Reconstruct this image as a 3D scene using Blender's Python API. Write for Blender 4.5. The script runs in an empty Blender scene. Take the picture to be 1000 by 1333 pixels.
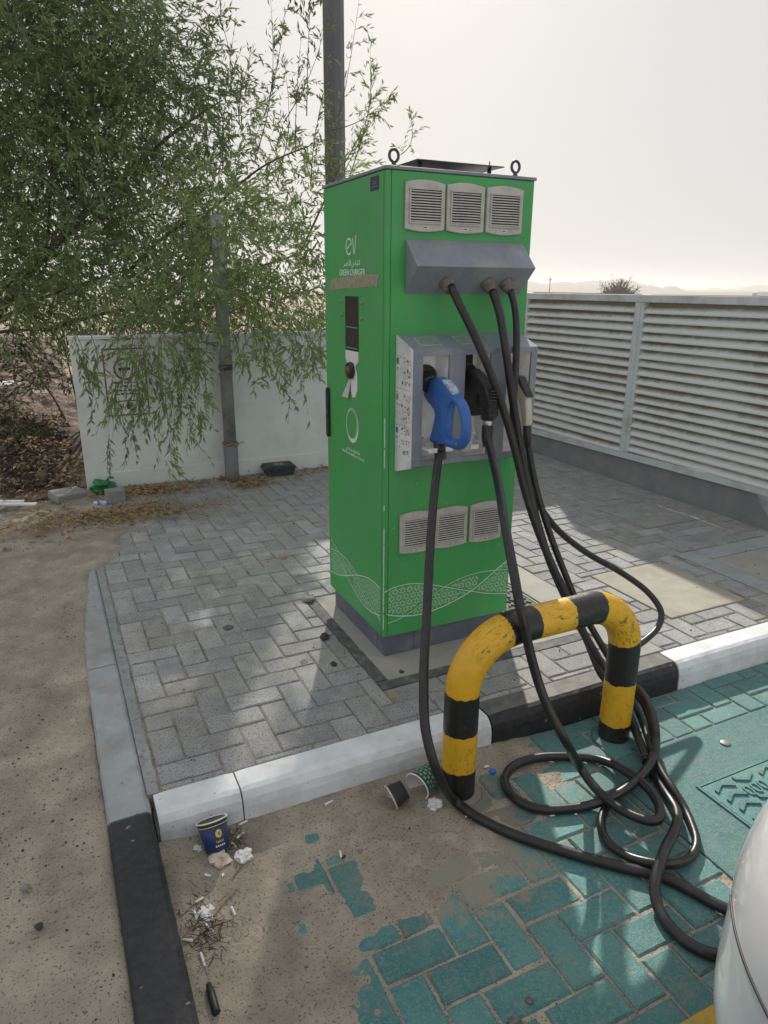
import bpy, math, random
import numpy as np
from mathutils import Vector, Matrix
random.seed(7); rng = np.random.default_rng(11)
PI = math.pi
SC = bpy.context.scene
COL = SC.collection

# ------------------------------------------------------------------ camera
cam_d = bpy.data.cameras.new('camera'); cam = bpy.data.objects.new('camera', cam_d); COL.objects.link(cam)
cam_d.sensor_fit = 'HORIZONTAL'; cam_d.sensor_width = 36.0; cam_d.lens = 36.0*0.914
cam_d.clip_start = 0.02; cam_d.clip_end = 3000
fw = Vector((0.412, 0.858, -0.305)).normalized(); rt = Vector((0.903, -0.431, 0.007))
rt = (rt - fw*rt.dot(fw)).normalized(); up = rt.cross(fw)
cam.matrix_world = Matrix(((rt.x, up.x, -fw.x, -1.121), (rt.y, up.y, -fw.y, -2.335), (rt.z, up.z, -fw.z, 1.47), (0, 0, 0, 1)))
SC.camera = cam

# ------------------------------------------------------------------ sky, sun, exposure
SUN_EL = math.radians(30); SUN_AZ = math.atan2(0.449, 0.893)      # azimuth from +Y towards +X
w = bpy.data.worlds.new('World'); SC.world = w; w.use_nodes = True
nt = w.node_tree; nt.nodes.clear()
wo = nt.nodes.new('ShaderNodeOutputWorld'); bg = nt.nodes.new('ShaderNodeBackground')
sky = nt.nodes.new('ShaderNodeTexSky'); sky.sky_type = 'NISHITA'; sky.sun_disc = False
sky.sun_elevation = SUN_EL; sky.sun_rotation = SUN_AZ; sky.altitude = 0
sky.air_density = 1.0; sky.dust_density = 4.0; sky.ozone_density = 1.0
hz = nt.nodes.new('ShaderNodeMixRGB'); hz.blend_type = 'MIX'; hz.inputs[0].default_value = 0.96
hz.inputs[2].default_value = (4.10, 4.13, 4.14, 1)               # dusty white haze veil over the blue
nt.links.new(sky.outputs[0], hz.inputs[1]); nt.links.new(hz.outputs[0], bg.inputs[0])
bg.inputs[1].default_value = 0.12; nt.links.new(bg.outputs[0], wo.inputs[0])
sun_d = bpy.data.lights.new('sun', 'SUN'); sun_d.energy = 3.9; sun_d.angle = math.radians(0.9); sun_d.color = (1.0, 0.93, 0.82)
sun = bpy.data.objects.new('sun', sun_d); COL.objects.link(sun)
sd = Vector((math.sin(SUN_AZ)*math.cos(SUN_EL), math.cos(SUN_AZ)*math.cos(SUN_EL), math.sin(SUN_EL)))
sun.rotation_euler = sd.to_track_quat('Z', 'Y').to_euler(); sun.location = (3, 8, 8)
SC.view_settings.view_transform = 'Standard'; SC.view_settings.look = 'None'
SC.view_settings.exposure = 0.43; SC.view_settings.gamma = 1.0; SC.view_settings.use_curve_mapping = False
SC.render.engine = 'CYCLES'

# ------------------------------------------------------------------ materials
MATS = {}
def mat(name, base, rough=0.7, var=0.0, vscale=6.0, col2=None, mix2=0.5, s2=8.0, det2=6.0, w2=0.12, bump=0.0, bscale=60.0,
        metal=0.0, objrand=0.0, speck=None, spk_s=160.0, spk_t=0.68, spec=0.5, coat=0.0, trans=0.0, bump2=0.0, b2scale=8.0, stretch=None, streak=None):
    m = bpy.data.materials.new(name); m.use_nodes = True; t = m.node_tree; N = t.nodes; Lk = t.links
    b = N['Principled BSDF']; b.inputs['Roughness'].default_value = rough; b.inputs['Metallic'].default_value = metal
    b.inputs['Specular IOR Level'].default_value = spec
    if coat: b.inputs['Coat Weight'].default_value = coat; b.inputs['Coat Roughness'].default_value = 0.05
    geo = N.new('ShaderNodeNewGeometry'); P = geo.outputs['Position']
    if stretch:
        mp = N.new('ShaderNodeMapping'); mp.inputs['Scale'].default_value = stretch; Lk.new(P, mp.inputs[0]); P = mp.outputs[0]
    rgb = N.new('ShaderNodeRGB'); rgb.outputs[0].default_value = (*base, 1); c = rgb.outputs[0]
    def noise(s, d=5.0, rg=0.6):
        n = N.new('ShaderNodeTexNoise'); n.inputs['Scale'].default_value = s; n.inputs['Detail'].default_value = d
        n.inputs['Roughness'].default_value = rg; Lk.new(P, n.inputs['Vector']); return n.outputs['Fac']
    def ramp(f, a, bb):
        r = N.new('ShaderNodeMapRange'); r.inputs[1].default_value = a; r.inputs[2].default_value = bb; r.clamp = True
        Lk.new(f, r.inputs[0]); return r.outputs[0]
    if col2:
        f = ramp(noise(s2, det2), 0.5+(0.5-mix2)*0.6-w2/2, 0.5+(0.5-mix2)*0.6+w2/2)
        mx = N.new('ShaderNodeMixRGB'); Lk.new(f, mx.inputs[0]); Lk.new(c, mx.inputs[1]); mx.inputs[2].default_value = (*col2, 1); c = mx.outputs[0]
    if speck:
        f = ramp(noise(spk_s, 2.0), spk_t, spk_t+0.03)
        mx = N.new('ShaderNodeMixRGB'); Lk.new(f, mx.inputs[0]); Lk.new(c, mx.inputs[1]); mx.inputs[2].default_value = (*speck, 1); c = mx.outputs[0]
    if streak:
        sc_, amt, cs_ = streak; mp2 = N.new('ShaderNodeMapping'); mp2.inputs['Scale'].default_value = (sc_, sc_, sc_*0.045); Lk.new(geo.outputs['Position'], mp2.inputs[0])
        n2 = N.new('ShaderNodeTexNoise'); n2.inputs['Scale'].default_value = 1.0; n2.inputs['Detail'].default_value = 9; n2.inputs['Roughness'].default_value = 0.72; Lk.new(mp2.outputs[0], n2.inputs['Vector'])
        f = N.new('ShaderNodeMath'); f.operation = 'MULTIPLY'; Lk.new(ramp(n2.outputs['Fac'], 0.45, 0.78), f.inputs[0]); f.inputs[1].default_value = amt
        mx = N.new('ShaderNodeMixRGB'); Lk.new(f.outputs[0], mx.inputs[0]); Lk.new(c, mx.inputs[1]); mx.inputs[2].default_value = (*cs_, 1); c = mx.outputs[0]
    if var or objrand:
        val = None
        if var:
            r = N.new('ShaderNodeMapRange'); r.inputs[1].default_value = 0.3; r.inputs[2].default_value = 0.7
            r.inputs[3].default_value = 1-var; r.inputs[4].default_value = 1+var; Lk.new(noise(vscale, 7.0), r.inputs[0]); val = r.outputs[0]
        if objrand:
            oi = N.new('ShaderNodeObjectInfo'); r = N.new('ShaderNodeMapRange'); r.inputs[3].default_value = 1-objrand; r.inputs[4].default_value = 1+objrand
            Lk.new(oi.outputs['Random'], r.inputs[0])
            if val is None: val = r.outputs[0]
            else:
                mm = N.new('ShaderNodeMath'); mm.operation = 'MULTIPLY'; Lk.new(val, mm.inputs[0]); Lk.new(r.outputs[0], mm.inputs[1]); val = mm.outputs[0]
        vm = N.new('ShaderNodeVectorMath'); vm.operation = 'SCALE'; Lk.new(c, vm.inputs[0]); Lk.new(val, vm.inputs['Scale']); c = vm.outputs[0]
    Lk.new(c, b.inputs['Base Color'])
    if bump or bump2:
        last = None
        for (st, s) in ((bump, bscale), (bump2, b2scale)):
            if not st: continue
            bn = N.new('ShaderNodeBump'); bn.inputs['Strength'].default_value = 1.0; bn.inputs['Distance'].default_value = st
            Lk.new(noise(s, 4.0), bn.inputs['Height'])
            if last: Lk.new(last, bn.inputs['Normal'])
            last = bn.outputs[0]
        Lk.new(last, b.inputs['Normal'])
    if trans:
        tr = N.new('ShaderNodeBsdfTranslucent'); Lk.new(c, tr.inputs[0]); ms = N.new('ShaderNodeMixShader'); ms.inputs[0].default_value = trans
        Lk.new(b.outputs[0], ms.inputs[1]); Lk.new(tr.outputs[0], ms.inputs[2]); Lk.new(ms.outputs[0], N['Material Output'].inputs[0])
    m['c'] = 1; MATS[name] = m
    return m

M_green = mat('green_paint', (0.055, 0.385, 0.098), 0.42, var=0.10, vscale=3, speck=(0.02, 0.05, 0.02), spk_s=60, spk_t=0.78, bump=0.0002, bscale=300, col2=(0.078, 0.36, 0.125), mix2=0.42, s2=5, w2=0.3, streak=(38, 0.26, (0.20, 0.30, 0.17)))
M_grey = mat('grey_powder_paint', (0.215, 0.24, 0.30), 0.5, var=0.12, vscale=7, col2=(0.30, 0.31, 0.31), mix2=0.3, s2=9, w2=0.25, speck=(0.4, 0.4, 0.4), spk_s=90, spk_t=0.74, streak=(50, 0.45, (0.36, 0.35, 0.32)))
M_plinth = mat('grey_plinth_paint', (0.12, 0.135, 0.18), 0.55, var=0.12, vscale=9, col2=(0.22, 0.21, 0.2), mix2=0.25, s2=14, w2=0.25)
M_white_panel = mat('white_panel_paint', (0.74, 0.75, 0.77), 0.5, var=0.06, vscale=9, col2=(0.42, 0.39, 0.34), mix2=0.3, s2=12, w2=0.35)
M_recess = mat('recess_plastic', (0.86, 0.86, 0.86), 0.55, var=0.04, vscale=9, col2=(0.60, 0.57, 0.52), mix2=0.36, s2=16, w2=0.4)
M_vent = mat('vent_plastic', (0.55, 0.53, 0.50), 0.6, var=0.06, vscale=20, col2=(0.40, 0.37, 0.33), mix2=0.3, s2=30, w2=0.3)
M_dark = mat('dark_interior', (0.012, 0.012, 0.012), 0.8)
M_tag = mat('white_tag', (0.7, 0.7, 0.68), 0.5)
M_print = mat('white_print', (0.72, 0.84, 0.74), 0.5, var=0.1, vscale=40)
M_rubber = mat('black_rubber', (0.010, 0.010, 0.013), 0.36, var=0.25, vscale=25, col2=(0.030, 0.029, 0.028), mix2=0.40, s2=30, w2=0.4, bump=0.0004, bscale=180)
M_handle = mat('black_plastic', (0.014, 0.014, 0.015), 0.45, var=0.2, vscale=30, col2=(0.045, 0.042, 0.04), mix2=0.4, s2=40, w2=0.4, bump=0.0005, bscale=150)
M_blue = mat('blue_plastic', (0.022, 0.115, 0.42), 0.4, var=0.12, vscale=20, col2=(0.05, 0.17, 0.45), mix2=0.35, s2=25, w2=0.3, speck=(0.35, 0.4, 0.5), spk_s=80, spk_t=0.75)
M_cream = mat('cream_plastic', (0.55, 0.52, 0.44), 0.5, var=0.1, vscale=30, speck=(0.05, 0.04, 0.03), spk_s=90, spk_t=0.72)
M_steel = mat('dull_steel', (0.32, 0.31, 0.30), 0.45, metal=0.6, var=0.15, vscale=20)
M_darksteel = mat('dark_steel', (0.07, 0.07, 0.075), 0.5, metal=0.3, var=0.2, vscale=40)
M_gland = mat('cable_gland_plastic', (0.13, 0.115, 0.10), 0.65, var=0.2, vscale=60, col2=(0.22, 0.19, 0.15), mix2=0.5, s2=40, w2=0.4)
M_screen = mat('screen_glass', (0.02, 0.021, 0.024), 0.2, var=0.3, vscale=40)
M_tape = mat('masking_tape', (0.36, 0.33, 0.25), 0.75, var=0.12, vscale=50, col2=(0.22, 0.24, 0.17), mix2=0.4, s2=60, w2=0.3)
M_red = mat('red_button', (0.16, 0.05, 0.04), 0.4)
M_redpaint = mat('red_sign_print', (0.30, 0.035, 0.045), 0.6, var=0.15, vscale=30)
M_black = mat('black_print', (0.03, 0.03, 0.03), 0.6)
M_kerbw = mat('white_kerb_paint', (0.74, 0.77, 0.81), 0.65, var=0.05, vscale=10, col2=(0.56, 0.57, 0.58), mix2=0.36, s2=9, w2=0.35, speck=(0.25, 0.23, 0.21), spk_s=45, spk_t=0.715, bump=0.0012, bscale=80, bump2=0.003, b2scale=12)
M_kerbb = mat('black_kerb_paint', (0.012, 0.013, 0.017), 0.55, var=0.3, vscale=30, col2=(0.030, 0.031, 0.036), mix2=0.42, s2=45, w2=0.3, speck=(0.20, 0.20, 0.20), spk_s=24, spk_t=0.70, bump=0.0016, bscale=120, bump2=0.0015, b2scale=30)
M_kerbt = mat('black_kerb_worn', (0.10, 0.10, 0.10), 0.7, var=0.2, vscale=16, col2=(0.17, 0.165, 0.155), mix2=0.5, s2=20, w2=0.3, speck=(0.3, 0.29, 0.27), spk_s=60, spk_t=0.70, bump=0.001, bscale=70)
M_kerbg = mat('grey_kerb_paint', (0.32, 0.35, 0.375), 0.7, var=0.08, vscale=6, col2=(0.27, 0.26, 0.24), mix2=0.35, s2=8, w2=0.25, speck=(0.08, 0.07, 0.06), spk_s=42, spk_t=0.71, bump=0.0012, bscale=60)
M_pav = mat('grey_paver', (0.325, 0.335, 0.352), 0.85, var=0.20, vscale=9, objrand=0.14, col2=(0.34, 0.325, 0.29), mix2=0.36, s2=3.0, w2=0.35, speck=(0.12, 0.12, 0.125), spk_s=190, spk_t=0.58, bump=0.0026, bscale=300, bump2=0.002, b2scale=40)
M_conc = mat('concrete', (0.33, 0.33, 0.32), 0.85, var=0.10, vscale=8, col2=(0.36, 0.34, 0.29), mix2=0.45, s2=6, w2=0.3, speck=(0.13, 0.12, 0.11), spk_s=110, spk_t=0.70, bump=0.0010, bscale=150)
M_concb = mat('beige_concrete', (0.37, 0.35, 0.30), 0.85, var=0.10, vscale=8, col2=(0.30, 0.28, 0.24), mix2=0.4, s2=6, w2=0.3, speck=(0.13, 0.11, 0.09), spk_s=60, spk_t=0.72, bump=0.0015, bscale=100)
M_pline = mat('dark_line_paint', (0.085, 0.09, 0.10), 0.8, var=0.2, vscale=10, col2=(0.17, 0.165, 0.15), mix2=0.42, s2=22, w2=0.2, bump=0.001, bscale=150)
M_sand = mat('sand', (0.395, 0.348, 0.28), 0.95, var=0.22, vscale=9, col2=(0.275, 0.24, 0.195), mix2=0.5, s2=3.5, w2=0.3, speck=(0.12, 0.105, 0.09), spk_s=150, spk_t=0.61, bump=0.004, bscale=170, bump2=0.012, b2scale=24)
M_sandj = mat('joint_sand', (0.30, 0.265, 0.205), 0.95, var=0.2, vscale=14, col2=(0.16, 0.15, 0.13), mix2=0.4, s2=10, w2=0.2, speck=(0.10, 0.085, 0.07), spk_s=260, spk_t=0.6, bump=0.0016, bscale=280)
M_desert = mat('desert_ground', (0.34, 0.28, 0.20), 0.95, var=0.15, vscale=0.4, col2=(0.22, 0.17, 0.12), mix2=0.45, s2=0.8, w2=0.3, bump=0.01, bscale=6)
M_litter_soil = mat('leaf_litter_soil', (0.085, 0.055, 0.042), 0.95, var=0.35, vscale=5, col2=(0.26, 0.19, 0.13), mix2=0.35, s2=7, w2=0.2, speck=(0.03, 0.025, 0.02), spk_s=30, spk_t=0.6, bump=0.012, bscale=25)
M_hill = mat('hill_rock', (0.26, 0.23, 0.19), 0.95, var=0.15, vscale=0.02)
M_wall = mat('white_wall_paint', (0.76, 0.79, 0.79), 0.8, var=0.05, vscale=2, col2=(0.60, 0.59, 0.55), mix2=0.26, s2=3, w2=0.3, bump=0.001, bscale=120, speck=(0.35, 0.34, 0.31), spk_s=50, spk_t=0.74)
M_fence = mat('fence_paint', (0.58, 0.62, 0.66), 0.6, var=0.05, vscale=5, col2=(0.40, 0.38, 0.33), mix2=0.28, s2=6, w2=0.3)
M_fplinth = mat('fence_plinth_render', (0.20, 0.215, 0.235), 0.85, var=0.10, vscale=4, col2=(0.27, 0.265, 0.25), mix2=0.35, s2=7, w2=0.3, speck=(0.11, 0.11, 0.11), spk_s=60, spk_t=0.71, bump=0.001, bscale=90)
M_pole = mat('grey_pole_paint', (0.115, 0.118, 0.13), 0.55, var=0.15, vscale=4, col2=(0.16, 0.155, 0.155), mix2=0.4, s2=5, w2=0.3, stretch=(1, 1, 0.25))
M_pipe = mat('galvanised_pipe', (0.30, 0.31, 0.315), 0.6, var=0.15, vscale=10, col2=(0.2, 0.2, 0.2), mix2=0.4, s2=12, w2=0.25, speck=(0.5, 0.5, 0.5), spk_s=40, spk_t=0.72)
M_bark = mat('bark', (0.10, 0.078, 0.058), 0.9, var=0.3, vscale=20, bump=0.006, bscale=35, stretch=(1, 1, 0.3))
M_twig = mat('green_twig', (0.12, 0.12, 0.06), 0.8, var=0.2, vscale=4)
M_leaf = mat('willow_leaf', (0.21, 0.295, 0.135), 0.42, var=0.35, vscale=3.0, col2=(0.29, 0.36, 0.13), mix2=0.42, s2=1.7, w2=0.3, trans=0.45, spec=0.3)
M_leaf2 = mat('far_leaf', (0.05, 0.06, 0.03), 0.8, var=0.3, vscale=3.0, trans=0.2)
M_dry = mat('dry_leaf', (0.27, 0.165, 0.07), 0.8, var=0.4, vscale=40, col2=(0.36, 0.26, 0.13), mix2=0.5, s2=50, w2=0.3)
M_rubble = mat('dark_rubble', (0.035, 0.033, 0.035), 0.9, var=0.6, vscale=9, col2=(0.13, 0.095, 0.07), mix2=0.45, s2=12, w2=0.2, bump=0.003, bscale=60)
M_stone = mat('grey_stone', (0.22, 0.215, 0.20), 0.9, var=0.2, vscale=30, bump=0.003, bscale=70)
M_dstone = mat('dark_stone', (0.06, 0.055, 0.05), 0.9, var=0.3, vscale=40, bump=0.003, bscale=90)
M_paper = mat('crumpled_paper', (0.72, 0.70, 0.69), 0.85, var=0.06, vscale=40)
M_pinkpaper = mat('stained_paper', (0.62, 0.52, 0.45), 0.85, var=0.1, vscale=40)
M_straw = mat('dry_stalk', (0.33, 0.24, 0.13), 0.9, var=0.25, vscale=40)
M_twigd = mat('dark_twig', (0.09, 0.05, 0.035), 0.9, var=0.3, vscale=30)
M_navy = mat('navy_print', (0.012, 0.035, 0.13), 0.5, var=0.08, vscale=30)
M_gold = mat('gold_print', (0.75, 0.58, 0.12), 0.5)
M_cupg = mat('dark_green_print', (0.01, 0.07, 0.05), 0.55, var=0.1, vscale=40)
M_gbag = mat('green_plastic_bag', (0.015, 0.22, 0.07), 0.35, var=0.3, vscale=15, trans=0.2)
M_bcap = mat('blue_cap', (0.03, 0.16, 0.55), 0.4)
M_caseb = mat('charcoal_case', (0.035, 0.04, 0.048), 0.6, var=0.15, vscale=20)
M_car = mat('white_car_paint', (0.66, 0.67, 0.70), 0.28, coat=1.0, var=0.01, vscale=2)
M_cartrim = mat('car_black_trim', (0.02, 0.02, 0.02), 0.5)
M_carglass = mat('car_glass', (0.02, 0.025, 0.03), 0.05, coat=1.0)
M_tyre = mat('tyre_rubber', (0.02, 0.02, 0.02), 0.8)
M_lamp = mat('lamp_lens', (0.55, 0.56, 0.58), 0.1, coat=1.0)
M_lineyel = mat('yellow_road_paint', (0.52, 0.33, 0.03), 0.7, var=0.12, vscale=12, col2=(0.3, 0.25, 0.15), mix2=0.35, s2=30, w2=0.15, bump=0.001, bscale=120)
M_sheet = mat('white_sheet', (0.75, 0.75, 0.74), 0.7)
M_blockc = mat('concrete_block_mat', (0.28, 0.28, 0.27), 0.9, var=0.15, vscale=30, bump=0.003, bscale=90)
M_redbit = mat('red_plastic', (0.35, 0.03, 0.03), 0.5)

# teal painted pavers: paint worn through and dusted with sand, more at the sandy left side of the bay
def teal_mat(name, pos_wear=True):
    m = bpy.data.materials.new(name); m.use_nodes = True; t = m.node_tree; N = t.nodes; Lk = t.links; b = N['Principled BSDF']
    geo = N.new('ShaderNodeNewGeometry'); P = geo.outputs['Position']
    def noise(s, d, r=0.6):
        n = N.new('ShaderNodeTexNoise'); n.inputs['Scale'].default_value = s; n.inputs['Detail'].default_value = d; n.inputs['Roughness'].default_value = r
        Lk.new(P, n.inputs['Vector']); return n.outputs['Fac']
    def mr(f, a, bb, c=0.0, d=1.0):
        r = N.new('ShaderNodeMapRange'); r.inputs[1].default_value = a; r.inputs[2].default_value = bb; r.inputs[3].default_value = c; r.inputs[4].default_value = d; r.clamp = True
        Lk.new(f, r.inputs[0]); return r.outputs[0]
    def mix(f, a, bcol):
        mx = N.new('ShaderNodeMixRGB'); Lk.new(f, mx.inputs[0])
        if isinstance(a, tuple): mx.inputs[1].default_value = (*a, 1)
        else: Lk.new(a, mx.inputs[1])
        mx.inputs[2].default_value = (*bcol, 1); return mx.outputs[0]
    c = mix(mr(noise(5, 5), 0.35, 0.65), (0.036, 0.170, 0.185), (0.078, 0.240, 0.240))
    c = mix(mr(noise(105, 4), 0.50, 0.62, 0, 0.75), c, (0.15, 0.25, 0.22))
    c = mix(mr(noise(190, 3), 0.62, 0.68, 0, 0.7), c, (0.015, 0.06, 0.065))
    c = mix(mr(noise(24, 8, 0.75), 0.575, 0.66, 0, 0.8), c, (0.22, 0.215, 0.17))
    c = mix(mr(noise(7, 10, 0.8), 0.54, 0.66, 0, 0.55), c, (0.13, 0.20, 0.17))
    c = mix(mr(noise(330, 2), 0.60, 0.66, 0, 0.8), c, (0.33, 0.29, 0.22))
    c = mix(mr(noise(70, 3), 0.72, 0.75), c, (0.03, 0.045, 0.04))
    dn = N.new('ShaderNodeVectorMath'); dn.operation = 'DISTANCE'; Lk.new(P, dn.inputs[0]); dn.inputs[1].default_value = (-0.22, -0.84, -0.11)     # sandy corner of the bay
    g2 = N.new('ShaderNodeMath'); g2.operation = 'MULTIPLY_ADD'; Lk.new(noise(16, 9, 0.8), g2.inputs[0]); g2.inputs[1].default_value = 0.9; Lk.new(dn.outputs['Value'], g2.inputs[2])
    c = mix(mr(g2.outputs[0], 0.77, 0.69, 0, 0.9), c, (0.255, 0.225, 0.175))
    oi = N.new('ShaderNodeObjectInfo'); v = mr(oi.outputs['Random'], 0, 1, 0.85, 1.15)
    vm = N.new('ShaderNodeVectorMath'); vm.operation = 'SCALE'; Lk.new(c, vm.inputs[0]); Lk.new(v, vm.inputs['Scale'])
    Lk.new(vm.outputs[0], b.inputs['Base Color']); b.inputs['Roughness'].default_value = 0.62
    b1 = N.new('ShaderNodeBump'); b1.inputs['Distance'].default_value = 0.0026; Lk.new(noise(260, 4), b1.inputs['Height'])
    b2 = N.new('ShaderNodeBump'); b2.inputs['Distance'].default_value = 0.003; Lk.new(noise(30, 5), b2.inputs['Height']); Lk.new(b1.outputs[0], b2.inputs['Normal'])
    Lk.new(b2.outputs[0], b.inputs['Normal']); return m
M_teal = teal_mat('teal_painted_paver'); M_teal2 = teal_mat('teal_painted_concrete')

# fence blade: white paint, brown band at the tucked-under edge: dust plus painted-in lip shade
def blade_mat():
    m = bpy.data.materials.new('dusty_shaded_louvre_paint'); m.use_nodes = True; t = m.node_tree; N = t.nodes; Lk = t.links; b = N['Principled BSDF']
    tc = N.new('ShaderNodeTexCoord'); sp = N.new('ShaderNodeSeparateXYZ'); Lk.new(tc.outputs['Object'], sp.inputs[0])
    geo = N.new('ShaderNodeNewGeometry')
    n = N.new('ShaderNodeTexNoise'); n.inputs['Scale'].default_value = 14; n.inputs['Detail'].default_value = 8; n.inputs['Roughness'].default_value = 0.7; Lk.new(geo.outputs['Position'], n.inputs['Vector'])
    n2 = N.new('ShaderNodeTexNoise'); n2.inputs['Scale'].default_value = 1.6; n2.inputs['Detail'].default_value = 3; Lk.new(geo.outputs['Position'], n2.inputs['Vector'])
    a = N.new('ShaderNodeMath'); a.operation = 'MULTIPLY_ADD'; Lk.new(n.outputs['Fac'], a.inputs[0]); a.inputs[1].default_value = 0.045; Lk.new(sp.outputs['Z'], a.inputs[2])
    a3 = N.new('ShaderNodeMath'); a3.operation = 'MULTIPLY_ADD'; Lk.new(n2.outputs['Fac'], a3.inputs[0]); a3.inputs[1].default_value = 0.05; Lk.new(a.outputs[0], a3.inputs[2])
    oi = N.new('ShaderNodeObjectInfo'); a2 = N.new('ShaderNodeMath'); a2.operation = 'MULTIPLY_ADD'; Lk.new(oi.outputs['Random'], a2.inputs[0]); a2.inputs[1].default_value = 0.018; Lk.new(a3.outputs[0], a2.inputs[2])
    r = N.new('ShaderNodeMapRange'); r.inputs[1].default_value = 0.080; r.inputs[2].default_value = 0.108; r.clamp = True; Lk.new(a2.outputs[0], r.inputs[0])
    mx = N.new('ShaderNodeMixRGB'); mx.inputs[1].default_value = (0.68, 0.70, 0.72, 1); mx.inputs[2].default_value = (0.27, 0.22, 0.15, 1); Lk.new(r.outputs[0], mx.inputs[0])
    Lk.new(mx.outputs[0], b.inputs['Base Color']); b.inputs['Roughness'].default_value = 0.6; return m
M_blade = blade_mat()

# bollard paint: yellow and black bands by arc length along the hoop, ragged edges, scuffs
def bollard_mat(edges):
    m = bpy.data.materials.new('banded_bollard_paint'); m.use_nodes = True; t = m.node_tree; N = t.nodes; Lk = t.links; b = N['Principled BSDF']
    at = N.new('ShaderNodeAttribute'); at.attribute_name = 'arc'; geo = N.new('ShaderNodeNewGeometry')
    def noise(s, d, vec=None, r=0.6):
        n = N.new('ShaderNodeTexNoise'); n.inputs['Scale'].default_value = s; n.inputs['Detail'].default_value = d; n.inputs['Roughness'].default_value = r
        Lk.new(vec or geo.outputs['Position'], n.inputs['Vector']); return n.outputs['Fac']
    a = N.new('ShaderNodeMath'); a.operation = 'MULTIPLY_ADD'; Lk.new(noise(38, 3), a.inputs[0]); a.inputs[1].default_value = 0.022; Lk.new(at.outputs['Fac'], a.inputs[2])
    tot = None
    for i, e in enumerate(edges):
        g = N.new('ShaderNodeMath'); g.operation = 'GREATER_THAN'; Lk.new(a.outputs[0], g.inputs[0]); g.inputs[1].default_value = e+0.011
        if tot is None: tot = g.outputs[0]
        else:
            s = N.new('ShaderNodeMath'); s.operation = 'ADD'; Lk.new(tot, s.inputs[0]); Lk.new(g.outputs[0], s.inputs[1]); tot = s.outputs[0]
    mo = N.new('ShaderNodeMath'); mo.operation = 'MODULO'; Lk.new(tot, mo.inputs[0]); mo.inputs[1].default_value = 2.0    # 1 = yellow
    def mr(f, x, y, c=0.0, d=1.0):
        r = N.new('ShaderNodeMapRange'); r.inputs[1].default_value = x; r.inputs[2].default_value = y; r.inputs[3].default_value = c; r.inputs[4].default_value = d; r.clamp = True
        Lk.new(f, r.inputs[0]); return r.outputs[0]
    def mix(f, p, q):
        mx = N.new('ShaderNodeMixRGB'); Lk.new(f, mx.inputs[0])
        for k, c in ((1, p), (2, q)):
            if isinstance(c, tuple): mx.inputs[k].default_value = (*c, 1)
            else: Lk.new(c, mx.inputs[k])
        return mx.outputs[0]
    yel = mix(mr(noise(22, 7, r=0.75), 0.47, 0.78, 0, 0.6), (0.72, 0.41, 0.016), (0.42, 0.24, 0.02))
    mp = N.new('ShaderNodeMapping'); mp.inputs['Rotation'].default_value = (0.5, 0.3, 0.6); mp.inputs['Scale'].default_value = (1, 6, 1); Lk.new(geo.outputs['Position'], mp.inputs[0])
    scr = mr(noise(34, 8, mp.outputs[0], 0.8), 0.545, 0.60, 0, 0.9)
    big = mr(noise(7, 3), 0.40, 0.55)
    ml = N.new('ShaderNodeMath'); ml.operation = 'MULTIPLY'; Lk.new(scr, ml.inputs[0]); Lk.new(big, ml.inputs[1])
    yel = mix(ml.outputs[0], yel, (0.05, 0.04, 0.02))
    blk = mix(mr(noise(40, 6), 0.60, 0.72, 0, 0.5), (0.014, 0.014, 0.015), (0.12, 0.11, 0.10))
    c = mix(mo.outputs[0], blk, yel); Lk.new(c, b.inputs['Base Color']); b.inputs['Roughness'].default_value = 0.36
    bm = N.new('ShaderNodeBump'); bm.inputs['Distance'].default_value = 0.0012; Lk.new(noise(70, 5), bm.inputs['Height']); Lk.new(bm.outputs[0], b.inputs['Normal'])
    return m

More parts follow.
